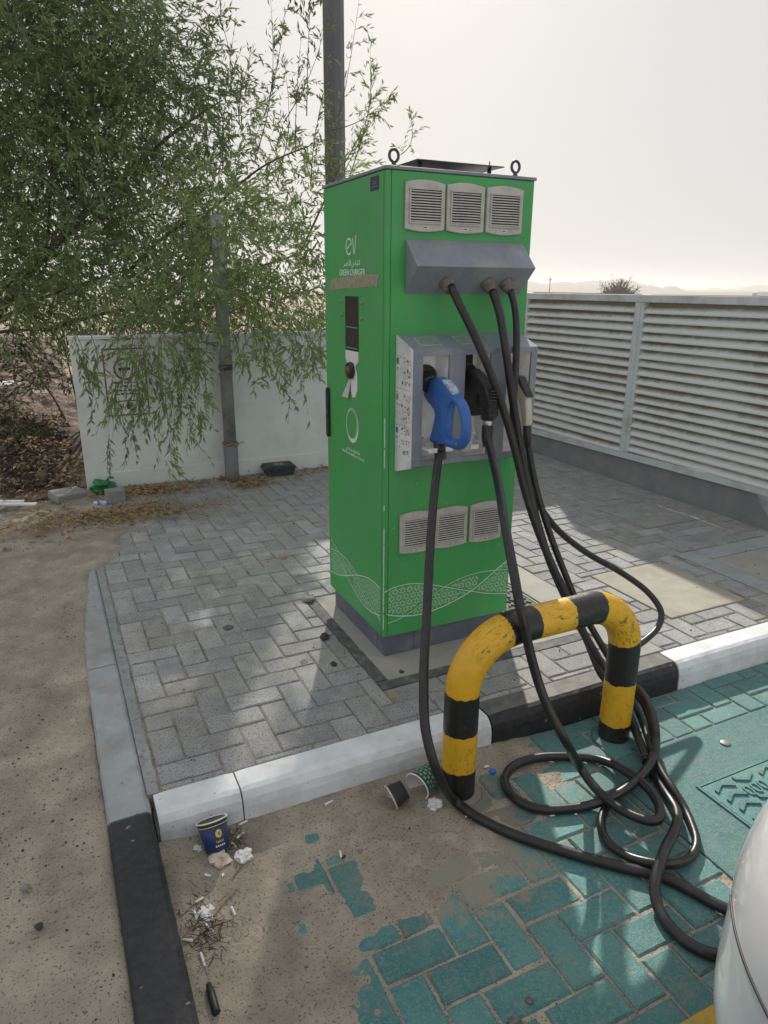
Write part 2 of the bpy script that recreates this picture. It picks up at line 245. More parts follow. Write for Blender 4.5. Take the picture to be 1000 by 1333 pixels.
# ------------------------------------------------------------------ helpers
class MB:
    def __init__(s): s.v = []; s.f = []; s.m = []; s.sm = []
    def add(s, vs, fs, mi=0, smooth=False):
        o = len(s.v); s.v += [tuple(p) for p in vs]
        for f in fs: s.f.append(tuple(i+o for i in f)); s.m.append(mi); s.sm.append(smooth)
        return s
    def box(s, x0, x1, y0, y1, z0, z1, mi=0):
        return s.add([(x0,y0,z0),(x1,y0,z0),(x1,y1,z0),(x0,y1,z0),(x0,y0,z1),(x1,y0,z1),(x1,y1,z1),(x0,y1,z1)],
                     [(0,3,2,1),(4,5,6,7),(0,1,5,4),(1,2,6,5),(2,3,7,6),(3,0,4,7)], mi)
    def prism(s, poly, axis, a, b, mi=0, smooth=False):
        # poly: list of 2-D points; axis 'x': poly=(y,z); 'y': poly=(x,z); 'z': poly=(x,y)
        n = len(poly)
        def pt(p, t): return {'x': (t, p[0], p[1]), 'y': (p[0], t, p[1]), 'z': (p[0], p[1], t)}[axis]
        vs = [pt(p, a) for p in poly] + [pt(p, b) for p in poly]
        s.add(vs, [tuple(range(n))[::-1], tuple(range(n, 2*n))], mi, False)
        o = len(s.v)-2*n
        for i in range(n):
            j = (i+1) % n; s.f.append((o+i, o+j, o+n+j, o+n+i)); s.m.append(mi); s.sm.append(smooth)
        return s
    def tube(s, pts, r, n=12, mi=0, cap=True, closed=False):
        P = [Vector(p) for p in pts]; m = len(P); rr = r if hasattr(r, '__len__') else [r]*m
        T = []
        for i in range(m):
            a = P[i-1] if (i > 0 or closed) else P[i]; b = P[(i+1) % m] if (i < m-1 or closed) else P[i]
            d = (b-a); T.append(d.normalized() if d.length > 1e-9 else Vector((0,0,1)))
        ref = Vector((0,0,1)) if abs(T[0].z) < 0.9 else Vector((1,0,0))
        u = (ref - T[0]*ref.dot(T[0])).normalized(); vs = []; fs = []
        for i in range(m):
            u = (u - T[i]*u.dot(T[i])).normalized(); w_ = T[i].cross(u)
            for k in range(n):
                a = 2*PI*k/n; vs.append(P[i] + (u*math.cos(a) + w_*math.sin(a))*rr[i])
        for i in range(m if closed else m-1):
            j = (i+1) % m
            for k in range(n): fs.append((i*n+k, i*n+(k+1) % n, j*n+(k+1) % n, j*n+k))
        s.add(vs, fs, mi, True)
        if cap and not closed:
            o = len(s.v)-len(vs); s.f.append(tuple(o+k for k in range(n))[::-1]); s.m.append(mi); s.sm.append(False)
            s.f.append(tuple(o+(m-1)*n+k for k in range(n))); s.m.append(mi); s.sm.append(False)
        return s
    def lathe(s, prof, c=(0,0,0), axis=(0,0,1), n=20, mi=0, smooth=True, cap=True):
        A = Vector(axis).normalized(); ref = Vector((1,0,0)) if abs(A.x) < 0.9 else Vector((0,1,0))
        u = (ref-A*ref.dot(A)).normalized(); w_ = A.cross(u); C = Vector(c); vs = []; fs = []
        for (r, h) in prof:
            for k in range(n):
                a = 2*PI*k/n; vs.append(C + A*h + (u*math.cos(a)+w_*math.sin(a))*r)
        for i in range(len(prof)-1):
            for k in range(n): fs.append((i*n+k, i*n+(k+1) % n, (i+1)*n+(k+1) % n, (i+1)*n+k))
        s.add(vs, fs, mi, smooth)
        if cap:
            o = len(s.v)-len(vs); s.f.append(tuple(o+k for k in range(n))[::-1]); s.m.append(mi); s.sm.append(False)
            e = o+(len(prof)-1)*n; s.f.append(tuple(e+k for k in range(n))); s.m.append(mi); s.sm.append(False)
        return s
    def xform(s, M, start=0):
        for i in range(start, len(s.v)): s.v[i] = tuple(M @ Vector(s.v[i]))
        return s
    def mesh(s, name, mats):
        me = bpy.data.meshes.new(name); me.from_pydata(s.v, [], s.f); mats = mats if isinstance(mats, (list, tuple)) else [mats]
        for m in mats: me.materials.append(m)
        me.polygons.foreach_set('material_index', s.m); me.polygons.foreach_set('use_smooth', s.sm); me.update(); return me
def obj(name, mb, mats, parent=None, bevel=0, seg=2, sub=0):
    me = mb.mesh(name, mats) if isinstance(mb, MB) else mb
    o = bpy.data.objects.new(name, me); COL.objects.link(o)
    if parent is not None: o.parent = parent
    if bevel:
        b = o.modifiers.new('bevel', 'BEVEL'); b.width = bevel; b.segments = seg; b.limit_method = 'ANGLE'; b.angle_limit = math.radians(35)
    if sub:
        b = o.modifiers.new('sub', 'SUBSURF'); b.levels = sub; b.render_levels = sub
    return o
def tag(o, label=None, cat=None, group=None, kind=None):
    if label: o['label'] = label
    if cat: o['category'] = cat
    if group: o['group'] = group
    if kind: o['kind'] = kind
    return o
def thing(name, label, cat, loc=(0,0,0), rz=0, group=None):
    o = bpy.data.objects.new(name, None); COL.objects.link(o); o.location = loc; o.rotation_euler = (0,0,rz); o.empty_display_size = 0.1
    return tag(o, label, cat, group)
def np_mesh(name, V, F, mats, smooth=False, mi=None):
    V = np.asarray(V, dtype=np.float32); F = np.asarray(F, dtype=np.int32); k = F.shape[1]
    me = bpy.data.meshes.new(name); me.vertices.add(len(V)); me.vertices.foreach_set('co', V.ravel())
    me.loops.add(F.size); me.loops.foreach_set('vertex_index', F.ravel()); me.polygons.add(len(F))
    me.polygons.foreach_set('loop_start', np.arange(0, F.size, k, dtype=np.int32)); me.polygons.foreach_set('loop_total', np.full(len(F), k, dtype=np.int32))
    for m in (mats if isinstance(mats, (list, tuple)) else [mats]): me.materials.append(m)
    if mi is not None: me.polygons.foreach_set('material_index', np.asarray(mi, dtype=np.int32))
    me.polygons.foreach_set('use_smooth', np.full(len(F), smooth)); me.update(calc_edges=True); return me
def catmull(P, step=0.012):
    P = [Vector(p) for p in P]; P = [P[0]*2-P[1]] + P + [P[-1]*2-P[-2]]; out = []
    for i in range(1, len(P)-2):
        a, b, c, d = P[i-1], P[i], P[i+1], P[i+2]; n = max(2, int((c-b).length/step))
        # centripetal parametrisation keeps the cable free of kinks
        t0 = 0; t1 = t0+max((b-a).length, 1e-4)**.5; t2 = t1+max((c-b).length, 1e-4)**.5; t3 = t2+max((d-c).length, 1e-4)**.5
        for k in range(n):
            t = t1+(t2-t1)*k/n
            A1 = a*((t1-t)/(t1-t0))+b*((t-t0)/(t1-t0)); A2 = b*((t2-t)/(t2-t1))+c*((t-t1)/(t2-t1)); A3 = c*((t3-t)/(t3-t2))+d*((t-t2)/(t3-t2))
            B1 = A1*((t2-t)/(t2-t0))+A2*((t-t0)/(t2-t0)); B2 = A2*((t3-t)/(t3-t1))+A3*((t-t1)/(t3-t1))
            out.append(B1*((t2-t)/(t2-t1))+B2*((t-t1)/(t2-t1)))
    out.append(P[-2])
    for _ in range(6):
        out = [out[0]]+[(out[i-1]+out[i]*2+out[i+1])/4 for i in range(1, len(out)-1)]+[out[-1]]
    return out
from mathutils import noise as mnoise
def nz(x, y, z=0, s=1.0): return mnoise.noise(Vector((x*s, y*s, z*s)))
_RT = {}
def _rt(k):
    if k not in _RT: _RT[k] = np.random.default_rng(k).random((256, 256))
    return _RT[k]
def fbm(X, Y, s, seed=0, oct=4):
    # vectorised value noise
    out = np.zeros_like(X, dtype=float); amp = 1.0; tot = 0
    for o in range(oct):
        r = _rt(seed*17+o); fx = X*s*2**o+37.3*o; fy = Y*s*2**o+11.9*o
        ix = np.floor(fx).astype(int); iy = np.floor(fy).astype(int); tx = fx-ix; ty = fy-iy; tx = tx*tx*(3-2*tx); ty = ty*ty*(3-2*ty)
        g = lambda a, b: r[a % 256, b % 256]
        out += amp*((g(ix,iy)*(1-tx)+g(ix+1,iy)*tx)*(1-ty)+(g(ix,iy+1)*(1-tx)+g(ix+1,iy+1)*tx)*ty); tot += amp; amp *= 0.5
    return out/tot-0.5
def heightfield(name, x0, x1, y0, y1, step, hf, mat_, keep=None, parent=None):
    xs = np.arange(x0, x1+1e-6, (x1-x0)/max(1, round((x1-x0)/step))); ys = np.arange(y0, y1+1e-6, (y1-y0)/max(1, round((y1-y0)/step)))
    X, Y = np.meshgrid(xs, ys); Z = hf(X, Y); nx = len(xs); ny = len(ys)
    I = (np.arange(ny-1)[:, None]*nx+np.arange(nx-1)[None, :]).ravel(); F = np.stack([I, I+1, I+nx+1, I+nx], 1)
    if keep is not None:
        K = keep(X, Y).ravel(); F = F[K[F].all(1)]
    me = np_mesh(name, np.stack([X.ravel(), Y.ravel(), Z.ravel()], 1), F, mat_, smooth=True)
    o = bpy.data.objects.new(name, me); COL.objects.link(o)
    if parent is not None: o.parent = parent
    return o
def sstep(a, b, x): t = np.clip((x-a)/(b-a), 0, 1); return t*t*(3-2*t)

# ================================================================== SETTING
ROAD = -0.11
# far terrain: one sheet to the horizon, dropped out of the way under the built-up part
def far_ground():
    a = np.concatenate([-np.geomspace(1500, 9, 34), np.linspace(-8, 8, 9), np.geomspace(9, 1500, 34)])
    X, Y = np.meshgrid(a, a); n = len(a)
    R = np.hypot(X, Y); Z = -0.03 + fbm(X, Y, 0.02, 3)*np.clip((R-30)/200, 0, 1)*6
    near = (np.abs(X) < 8.5) & (np.abs(Y) < 8.5); Z = np.where(near, -0.30, Z)
    I = (np.arange(n-1)[:, None]*n+np.arange(n-1)[None, :]).ravel(); F = np.stack([I, I+1, I+n+1, I+n], 1)
    o = bpy.data.objects.new('desert_ground', np_mesh('desert_ground', np.stack([X.ravel(), Y.ravel(), Z.ravel()], 1), F, M_desert, True)); COL.objects.link(o)
    tag(o, 'flat sandy desert ground running to the horizon', kind='structure')
far_ground()
# ground behind the wall and fence
o = heightfield('back_ground', -0.84, 9.0, 3.262, 9.0, 0.15, lambda X, Y: -0.02+fbm(X, Y, 1.2, 5)*0.08, M_desert); tag(o, 'sandy ground behind the white wall', kind='structure')
o = heightfield('side_ground', 3.12, 9.0, 0.62, 3.32, 0.15, lambda X, Y: -0.02+fbm(X, Y, 1.2, 6)*0.05, M_desert); tag(o, 'sandy ground behind the louvred fence', kind='structure')

# sandy verge left of the paving, creeping over the paving's far left corner
def verge_h(X, Y):
    z = -0.016 + fbm(X, Y, 2.3, 1)*0.030 + fbm(X, Y, 9, 2)*0.016 + fbm(X, Y, 32, 4)*0.007
    rut = np.exp(-((X+1.62+0.06*np.sin(Y*2.1))/0.20)**2)*0.022; z = z-rut*sstep(-0.2, -1.4, Y)
    z = np.minimum(z, 0.03)
    edge = np.exp(-((X+1.14)/0.05)**2); z = z*(1-edge)+(-0.006+fbm(X, Y, 14, 8)*0.008)*edge
    # over the paving corner
    line = (-1.07+(Y-1.35)*0.50)+fbm(X, Y, 5, 9)*0.30
    over = sstep(0.05, -0.07, X-line)*sstep(1.15, 1.5, Y+fbm(X, Y, 7, 3)*0.5)
    zin = -0.030+over*(0.040+fbm(X, Y, 12, 7)*0.016)
    inside = sstep(-1.135, -1.115, X)
    z = z*(1-inside)+zin*inside
    xs = np.interp(Y, [0.0, 0.5, 1.0, 1.4, 1.7], [-1.135, -1.105, -1.065, -1.035, -0.99])+fbm(X, Y, 9, 13)*0.028
    cov = (X > -1.125) & (X < -0.95) & (Y < 1.75); z = np.where(cov, np.maximum(np.where(Y < 1.0, -0.03, z), -0.03+sstep(0.03, -0.03, X-xs)*0.038+fbm(X, Y, 20, 14)*0.004), z)
    return z
o = heightfield('sand_verge', -6.0, -0.20, -4.0, 3.16, 0.018, verge_h, M_sand, keep=lambda X, Y: (X < -1.10) | (Y > 1.0) | ((Y > 0.0) & (X < -0.97))); tag(o, 'loose brown sand beside the grey kerb', kind='structure')

def mound_h(X, Y):
    t = sstep(3.1, 5.2, Y)
    z = -0.01 + t*(0.12+0.25*np.exp(-((X+2.3)/1.6)**2)) + fbm(X, Y, 1.5, 21)*0.22*t + fbm(X, Y, 7, 22)*0.14*t + fbm(X, Y, 22, 23)*0.04
    return z + sstep(6, 14, Y)*0.05
o = heightfield('rough_soil', -9.0, -0.84, 3.10, 16.0, 0.05, mound_h, M_litter_soil, keep=lambda X, Y: (X < -0.95) | (Y > 3.27)); tag(o, 'rough brown soil rising behind the wall end', kind='structure')

# ---- paving bed and kerbs
mb = MB(); mb.box(-0.999, 3.6, -0.442, 3.30, -0.13, -0.0055); pavement = tag(obj('pavement', mb, M_sandj), 'grey block paving laid herringbone round the charger', kind='structure')
U = 0.0995
def paver_mesh(lx, ly, h, seed, m, ch=0.0045):
    r = random.Random(seed); a, b = lx/2, ly/2; j = lambda s: r.uniform(-s, s)
    def ring(dx, z, s): return [(-a+dx+j(s), -b+dx+j(s), z), (a-dx+j(s), -b+dx+j(s), z), (a-dx+j(s), b-dx+j(s), z), (-a+dx+j(s), b-dx+j(s), z)]
    t = MB(); v = ring(0, -h, 0)+ring(0, -ch*0.8, 0.0012)+ring(ch, 0, 0.0010)
    f = [(8, 9, 10, 11)]
    for k in range(4):
        n_ = (k+1) % 4; f += [(k, n_, 4+n_, 4+k), (4+k, 4+n_, 8+n_, 8+k)]
    return t.add(v, f)
GJ = 0.0065
pav_v = [paver_mesh(2*U-GJ, U-GJ, 0.03, i, None).mesh('paver', M_pav) for i in range(10)]
teal_v = [paver_mesh(2*U-GJ-0.002, U-GJ-0.002, 0.02, i+50, None, 0.006).mesh('painted_paver', M_teal) for i in range(10)]
def cut(rect, bounds, excl):
    x0, x1, y0, y1 = rect; bx0, bx1, by0, by1 = bounds
    x0, x1, y0, y1 = max(x0, bx0), min(x1, bx1), max(y0, by0), min(y1, by1)
    if x1-x0 < 0.014 or y1-y0 < 0.014: return None
    for (a, b, c, d) in excl:
        if x0 < b and x1 > a and y0 < d and y1 > c:
            opts = [(x0, min(x1, a), y0, y1), (max(x0, b), x1, y0, y1), (x0, x1, y0, min(y1, c)), (x0, x1, max(y0, d), y1)]
            opts = [o_ for o_ in opts if o_[1]-o_[0] > 0.014 and o_[3]-o_[2] > 0.014]
            if not opts: return None
            x0, x1, y0, y1 = max(opts, key=lambda o_: (o_[1]-o_[0])*(o_[3]-o_[2]))
    return (x0, x1, y0, y1)
def herring(bounds, excl, ox, oy, sgn, hl, vl):
    # hl: residue of the left cell of a lying brick, vl: residue of the lower cell of a standing one
    out = []; i0, i1 = int(bounds[0]/U)-3, int(bounds[1]/U)+3; j0, j1 = int(bounds[2]/U)-3, int(bounds[3]/U)+3
    for i in range(i0, i1):
        for j in range(j0, j1):
            t = (i+sgn*j) % 4
            if t == hl: r = ((i+ox)*U, (i+2+ox)*U, (j+oy)*U, (j+1+oy)*U)
            elif t == vl: r = ((i+ox)*U, (i+1+ox)*U, (j+oy)*U, (j+2+oy)*U)
            else: continue
            g = GJ/2; c = cut((r[0]+g, r[1]-g, r[2]+g, r[3]-g), bounds, excl)
            if c: out.append((c, (r[0]+g, r[1]-g, r[2]+g, r[3]-g)))
    return out
CX, CY = -1.121, -2.335
F2 = (fw.x, fw.y)
def screen_rank(r, z):
    x, y = (r[0]+r[1])/2, (r[2]+r[3])/2; v = Vector((x, y, z))-Vector((CX, CY, 1.47)); d = v.dot(fw)
    if d < 0.2: return None
    sx, sy = v.dot(rt)/d, v.dot(up)/d
    if abs(sx) > 0.60 or abs(sy) > 0.78: return None
    return d
def lay(bricks, z, variants, mat_, parent, name, limit, jit, hid=None):
    vis = []; rest = []
    for c, full in bricks:
        d = screen_rank(c, z)
        if d is None or (hid and hid(c)): rest.append(c); continue
        vis.append((d, c, full))
    vis.sort(key=lambda q: q[0]); rest += [c for _, c, _ in vis[limit:]]
    for k, (d, c, full) in enumerate(vis[:limit]):
        lx, ly = c[1]-c[0], c[3]-c[2]; cx, cy = (c[0]+c[1])/2, (c[2]+c[3])/2; whole = c == full; rz = 0
        if whole:
            me = variants[rng.integers(len(variants))]; rz = 0 if lx > ly else PI/2; rz += PI*int(rng.integers(2))
        else: me = paver_mesh(lx, ly, 0.02, k+900, None).mesh(name, mat_)
        o = bpy.data.objects.new(name, me); COL.objects.link(o); o.parent = parent
        o.location = (cx, cy, z+rng.normal(0, jit)); o.rotation_euler = (rng.normal(0, 0.006), rng.normal(0, 0.006), rz+(rng.normal(0, 0.006) if whole else 0))
    if rest:
        mb = MB()
        for k, c in enumerate(rest):
            lx, ly = c[1]-c[0], c[3]-c[2]; s = len(mb.v); t = paver_mesh(lx, ly, 0.02, k, None); mb.add(t.v, t.f)
            mb.xform(Matrix.Translation(((c[0]+c[1])/2, (c[2]+c[3])/2, z+rng.normal(0, jit))) @ Matrix.Rotation(rng.normal(0, 0.006), 4, 'X') @ Matrix.Rotation(rng.normal(0, 0.006), 4, 'Y'), s)
        o = obj(name+'_field', mb, mat_, parent); o['kind'] = 'stuff'
EXC = [(-0.105, 1.125, -0.215, 0.70), (0.93, 1.125, -0.44, -0.2), (1.385, 1.90, -0.235, 0.335), (2.05, 2.96, -0.50, 0.375), (2.25, 2.72, 0.78, 1.24), (0.04, 0.22, 2.98, 3.16)]
lay(herring((-0.955, 2.945, -0.438, 3.165), EXC, 0.35, -0.13, -1, 2, 1), 0.0, pav_v, M_pav, pavement, 'paver', 300, 0.0012)
# mortar haunch along the left kerb
M_haunch = mat('mortar', (0.27, 0.285, 0.295), 0.9, var=0.2, vscale=20, col2=(0.15, 0.15, 0.14), mix2=0.35, s2=40, w2=0.15, bump=0.002, bscale=90)
mb = MB(); xs = [(-0.962+random.uniform(-0.004, 0.004), y) for y in np.arange(-0.44, 1.7, 0.05)]
mb.prism([(-0.999, -0.44)]+[(a, b) for a, b in xs]+[(-0.999, 1.65)], 'z', -0.03, -0.0005); obj('mortar_haunch', mb, M_haunch, pavement)
# charger pad with a dark painted border, strip and slabs
mb = MB(); mb.box(-0.052, 0.90, -0.160, 0.68, -0.05, 0.0010); obj('concrete_pad', mb, M_conc, pavement, bevel=0.002)
def rough_strip(x0, x1, y0, y1, z, m, name, amp=0.006):
    st = 0.03; P = []
    nx = max(2, int((x1-x0)/st)); ny = max(2, int((y1-y0)/st)); q = lambda: random.uniform(-amp, amp)
    P += [(x0+(x1-x0)*k/nx, y0+q()) for k in range(nx)]; P += [(x1+q(), y0+(y1-y0)*k/ny) for k in range(ny)]
    P += [(x1-(x1-x0)*k/nx, y1+q()) for k in range(nx)]; P += [(x0+q(), y1-(y1-y0)*k/ny) for k in range(ny)]
    t = MB(); t.prism(P, 'z', -0.03, z); return obj(name, t, m, pavement)
rough_strip(-0.102, -0.054, -0.150, 0.66, 0.0008, M_pline, 'painted_border', 0.004); rough_strip(-0.102, 0.90, -0.212, -0.162, 0.0006, M_pline, 'painted_border', 0.004)
mb = MB(); mb.box(0.935, 1.120, -0.436, 0.665, -0.05, 0.0020); obj('concrete_strip', mb, M_conc, pavement, bevel=0.003)
mb = MB(); mb.box(1.392, 1.893, -0.228, 0.328, -0.05, 0.0022); obj('concrete_slab', mb, M_concb, pavement, bevel=0.004)
# grey painted inspection frame with plain cover at the right edge
mb = MB(); mb.box(2.057, 2.19, -0.438, 0.368, -0.05, 0.002); mb.box(2.19, 2.80, 0.235, 0.368, -0.05, 0.002); mb.box(2.80, 2.93, -0.438, 0.368, -0.05, 0.002)
fr_ = obj('painted_frame', mb, M_kerbg, pavement, bevel=0.002)
mb = MB(); mb.box(2.196, 2.794, -0.438, 0.229, -0.05, 0.0005); obj('concrete_cover', mb, M_conc, pavement, bevel=0.002)
mb = MB(); mb.box(2.262, 2.708, 0.792, 1.228, -0.05, 0.0012); c_ = obj('square_cover', mb, M_pav, pavement, bevel=0.003)
mb = MB()
for a in ((2.275, 2.695, 0.805, 0.812), (2.275, 2.695, 1.208, 1.215), (2.275, 2.282, 0.812, 1.208), (2.688, 2.695, 0.812, 1.208)): mb.box(*a, 0.0, 0.0035)
mb.box(2.46, 2.51, 0.99, 1.02, 0, 0.004); obj('raised_rim', mb, M_conc, c_)

# kerbs
kerb = tag(obj('kerb', MB().box(-0.99, 3.6, -0.55, -0.445, -0.14, -0.06), M_conc), 'raised kerb between the paving and the teal bay', kind='structure')
def kstone(x0, x1, m, mt, seed):
    r = random.Random(seed); n = max(3, int((x1-x0)/0.03)); V = []; F = []; MI = []
    prof = [(-0.565, -0.125), (-0.562, -0.05), (-0.556, -0.024), (-0.541, -0.004), (-0.525, 0.002), (-0.445, 0.001), (-0.443, -0.06)]
    k_ = len(prof)
    for i in range(n+1):
        x = x0+(x1-x0)*i/n; e = 1.0 if 0 < i < n else 0.0
        for a, (y, z) in enumerate(prof):
            jy = r.uniform(-1, 1)*0.0010*(a < 5); jz = r.uniform(-1, 1)*0.0007*(1 < a < 5)
            ins = (0.003 if e == 0 else 0)
            V.append((x+(0.0015 if i == 0 else -0.0015 if i == n else 0), y+jy+(ins if a < 4 else 0), z+jz-(ins if a > 1 else 0)))
    for i in range(n):
        for a in range(k_-1):
            F.append((i*k_+a, (i+1)*k_+a, (i+1)*k_+a+1, i*k_+a+1)); MI.append(1 if a >= 4 else 0)
    F.append(tuple(range(k_))); MI.append(0); F.append(tuple(n*k_+a for a in range(k_))[::-1]); MI.append(0)
    mb = MB(); mb.v = V; mb.f = F; mb.m = MI; mb.sm = [False]*len(F); return mb
for i, (a, b, m, mt, lb) in enumerate([(-0.985, -0.738, M_kerbw, M_kerbw, 'white painted kerbstone'), (-0.736, 0.168, M_kerbw, M_kerbw, 'white painted kerbstone'),
        (0.172, 1.086, M_kerbb, M_kerbt, 'black painted kerbstone with worn grey top'), (1.090, 2.00, M_kerbw, M_kerbw, 'white painted kerbstone'), (2.004, 2.92, M_kerbb, M_kerbt, 'black painted kerbstone'), (2.924, 3.6, M_kerbw, M_kerbw, 'white painted kerbstone')]):
    obj('kerbstone', kstone(a, b, m, mt, i), [m, mt], kerb)['label'] = lb
skerb = tag(obj('side_kerb', MB().box(-1.11, -1.0, -3.9, 1.60, -0.14, -0.07), M_conc), 'flush kerb between the sand and the paving', kind='structure')
def sstone(y0, y1, seed, taper=False):
    r = random.Random(seed); n = max(3, int((y1-y0)/0.03)); V = []; F = []
    prof = [(-1.121, -0.12), (-1.120, -0.012), (-1.112, -0.002), (-1.012, 0.0), (-0.998, -0.010), (-0.990, -0.12)]; k_ = len(prof)
    for i in range(n+1):
        y = y0+(y1-y0)*i/n
        for a, (x, z) in enumerate(prof): V.append((x+r.uniform(-1, 1)*0.0009*(a in (1, 2, 3, 4)), y+(0.0015 if i == 0 else -0.0015 if i == n else 0), z+r.uniform(-1, 1)*0.0005*(0 < a < 5)))
    for i in range(n):
        for a in range(k_-1): F.append((i*k_+a, i*k_+a+1, (i+1)*k_+a+1, (i+1)*k_+a))
    F.append(tuple(range(k_))[::-1]); F.append(tuple(n*k_+a for a in range(k_)))
    mb = MB(); mb.v = V; mb.f = F; mb.m = [0]*len(F); mb.sm = [False]*len(F); return mb
for i, (a, b, m, lb) in enumerate([(0.42, 1.62, M_kerbg, 'grey painted kerbstone half under sand'), (-0.512, 0.416, M_kerbg, 'grey painted kerbstone'), (-1.50, -0.518, M_kerbb, 'black painted kerbstone'), (-2.42, -1.504, M_kerbw, 'white painted kerbstone'), (-3.34, -2.424, M_kerbb, 'black painted kerbstone')]):
    obj('kerbstone', sstone(a, b, i+20), m, skerb)['label'] = lb

# ---- teal bay
bay = tag(obj('parking_bay', MB().box(-0.995, 9.0, -6.0, -0.53, -0.30, ROAD-0.012), M_sandj), 'teal painted block paved parking bay', kind='structure')
obj('painted_bay_surface', MB().box(2.2, 9.0, -6.0, -0.57, -0.13, ROAD-0.001), M_teal2, bay); obj('painted_bay_surface', MB().box(-0.98, 2.196, -6.0, -2.05, -0.13, ROAD-0.001), M_teal2, bay)
EXT = [(0.445, 2.2, -1.372, -0.802)]
def under_sand(c):
    return (c[0]+c[1])/2 < -0.75
lay(herring((-0.98, 2.19, -2.04, -0.568), EXT, 0.25, 0.70, 1, 1, 3), ROAD, teal_v, M_teal, bay, 'painted_paver', 300, 0.0014, under_sand)
mb = MB(); mb.box(0.452, 2.19, -1.366, -0.808, -0.15, ROAD+0.0005); slab_ = obj('painted_slab', mb, M_teal2, bay, bevel=0.004)
mb = MB(); mb.box(-0.05, 2.2, -1.665, -1.585, ROAD-0.02, ROAD+0.004); obj('yellow_line', mb, M_lineyel, bay)
M_stain = mat('dark_stain', (0.085, 0.085, 0.078), 0.8, var=0.35, vscale=60, col2=(0.13, 0.14, 0.13), mix2=0.45, s2=60, w2=0.3)
def stain(x, y, z, r, par, seed):
    q = random.Random(seed); obj('stain', MB().prism([(x+r*q.uniform(0.93, 1.05)*math.cos(a), y+r*q.uniform(0.93, 1.05)*math.sin(a)) for a in np.linspace(0, 2*PI, 22, endpoint=False)], 'z', z-0.004, z-0.0008), M_stain, par)
stain(-0.345, -1.424, ROAD+0.0042, 0.017, bay, 1); stain(-0.285, -1.395, ROAD+0.0042, 0.009, bay, 2); stain(-0.515, 0.545, 0.0040, 0.024, pavement, 3); stain(-0.03, -0.78+0.1, ROAD+0.004, 0.008, bay, 4)
# drifted sand over and between the pavers
def drift_h(X, Y):
    xe = np.interp(Y, [-1.9, -1.42, -1.22, -1.12, -1.02, -0.90, -0.80, -0.60, -0.56], [-0.78, -0.72, -0.62, -0.42, -0.14, 0.08, 0.20, 0.26, 0.30])
    s = xe-X+fbm(X, Y, 4, 31, 5)*0.28+fbm(X, Y, 26, 32, 4)*0.26
    z = -0.0056+sstep(-0.20, 0.28, s)*0.0108+fbm(X, Y, 60, 33, 3)*0.0030+fbm(X, Y, 9, 34)*0.003*sstep(-0.1, 0.2, s)
    z += 0.012*np.exp(-((Y+0.57)/0.05)**2)*sstep(0.45, 0.1, X)+0.016*np.exp(-((X+0.985)/0.07)**2)
    for (a, b, ra, rb, d) in [(-0.552, -0.86, 0.05, 0.085, .010), (-0.645, -0.84, 0.05, 0.03, .009), (-0.57, -0.71, 0.03, 0.03, .009), (-0.535, -0.985, 0.045, 0.035, .0075), (-0.51, -1.12, 0.09, 0.05, .009), (-0.06, -0.80, 0.07, 0.06, .010), (0.02, -0.74, 0.07, 0.05, .009), (0.05, -0.90, 0.05, 0.06, .006), (-0.28, -1.0, 0.06, 0.03, .005), (-0.70, -0.98, 0.02, 0.05, .006)]:
        g = np.exp(-(((X-a+fbm(X, Y, 18, 40)*0.05)/ra)**4+((Y-b+fbm(X, Y, 18, 41)*0.05)/rb)**4)); z = z-d*g
    return ROAD+z
o = heightfield('drifted_sand', -0.992, 1.6, -2.04, -0.562, 0.008, drift_h, M_sand); tag(o, 'grey brown sand drifted over the left of the teal pavers', kind='structure')
def pjoint_h(X, Y): return -0.0052+fbm(X, Y, 45, 51, 3)*0.0035+fbm(X, Y, 3, 52)*0.004
o = heightfield('joint_sand', -0.95, 2.94, -0.437, 3.16, 0.012, pjoint_h, M_sandj, keep=lambda X, Y: ~((X > -0.11) & (X < 1.13) & (Y > -0.22) & (Y < 0.70)), parent=pavement)

# ---- manhole covers with raised tread
def manhole(name, label, x0, x1, y0, y1, z, mrim, mtread, nx, ny, text=None, flip=False):
    t = thing(name, label, 'manhole cover', ((x0+x1)/2, (y0+y1)/2, z)); hx, hy = (x1-x0)/2, (y1-y0)/2
    obj('cover_plate', MB().box(-hx+0.012, hx-0.012, -hy+0.012, hy-0.012, -0.03, 0.0015), mtread, t, bevel=0.002)
    fr = MB(); fr.box(-hx, hx, -hy, -hy+0.009, -0.03, 0.003); fr.box(-hx, hx, hy-0.009, hy, -0.03, 0.003); fr.box(-hx, -hx+0.009, -hy+0.009, hy-0.009, -0.03, 0.003); fr.box(hx-0.009, hx, -hy+0.009, hy-0.009, -0.03, 0.003)
    obj('rim', fr, mrim, t)
    tr = MB(); w_ = (2*hx-0.05)/nx; h_ = (2*hy-0.05)/ny
    for i in range(nx):
        for j in range(ny):
            if text and 1 <= i <= 2 and j == 4: continue
            cx = -hx+0.025+(i+0.5)*w_; cy = -hy+0.025+(j+0.5)*h_; a = w_*0.40; b = h_*0.24; th = h_*0.34; s = -1 if (i % 2) ^ flip else 1
            tr.prism([(cx-a, cy-b*s), (cx, cy+b*s), (cx+a, cy-b*s), (cx+a, cy-b*s+th), (cx, cy+b*s+th), (cx-a, cy-b*s+th)], 'z', 0.001, 0.008)
    obj('raised_tread', tr, mtread, t, bevel=0.0012, seg=1)
    return t
mh1 = manhole('manhole_cover', 'teal painted manhole cover with raised chevrons in the bay', 0.665, 1.245, -1.362, -1.030, ROAD+0.003, M_teal2, M_teal2, 5, 6, text=True)
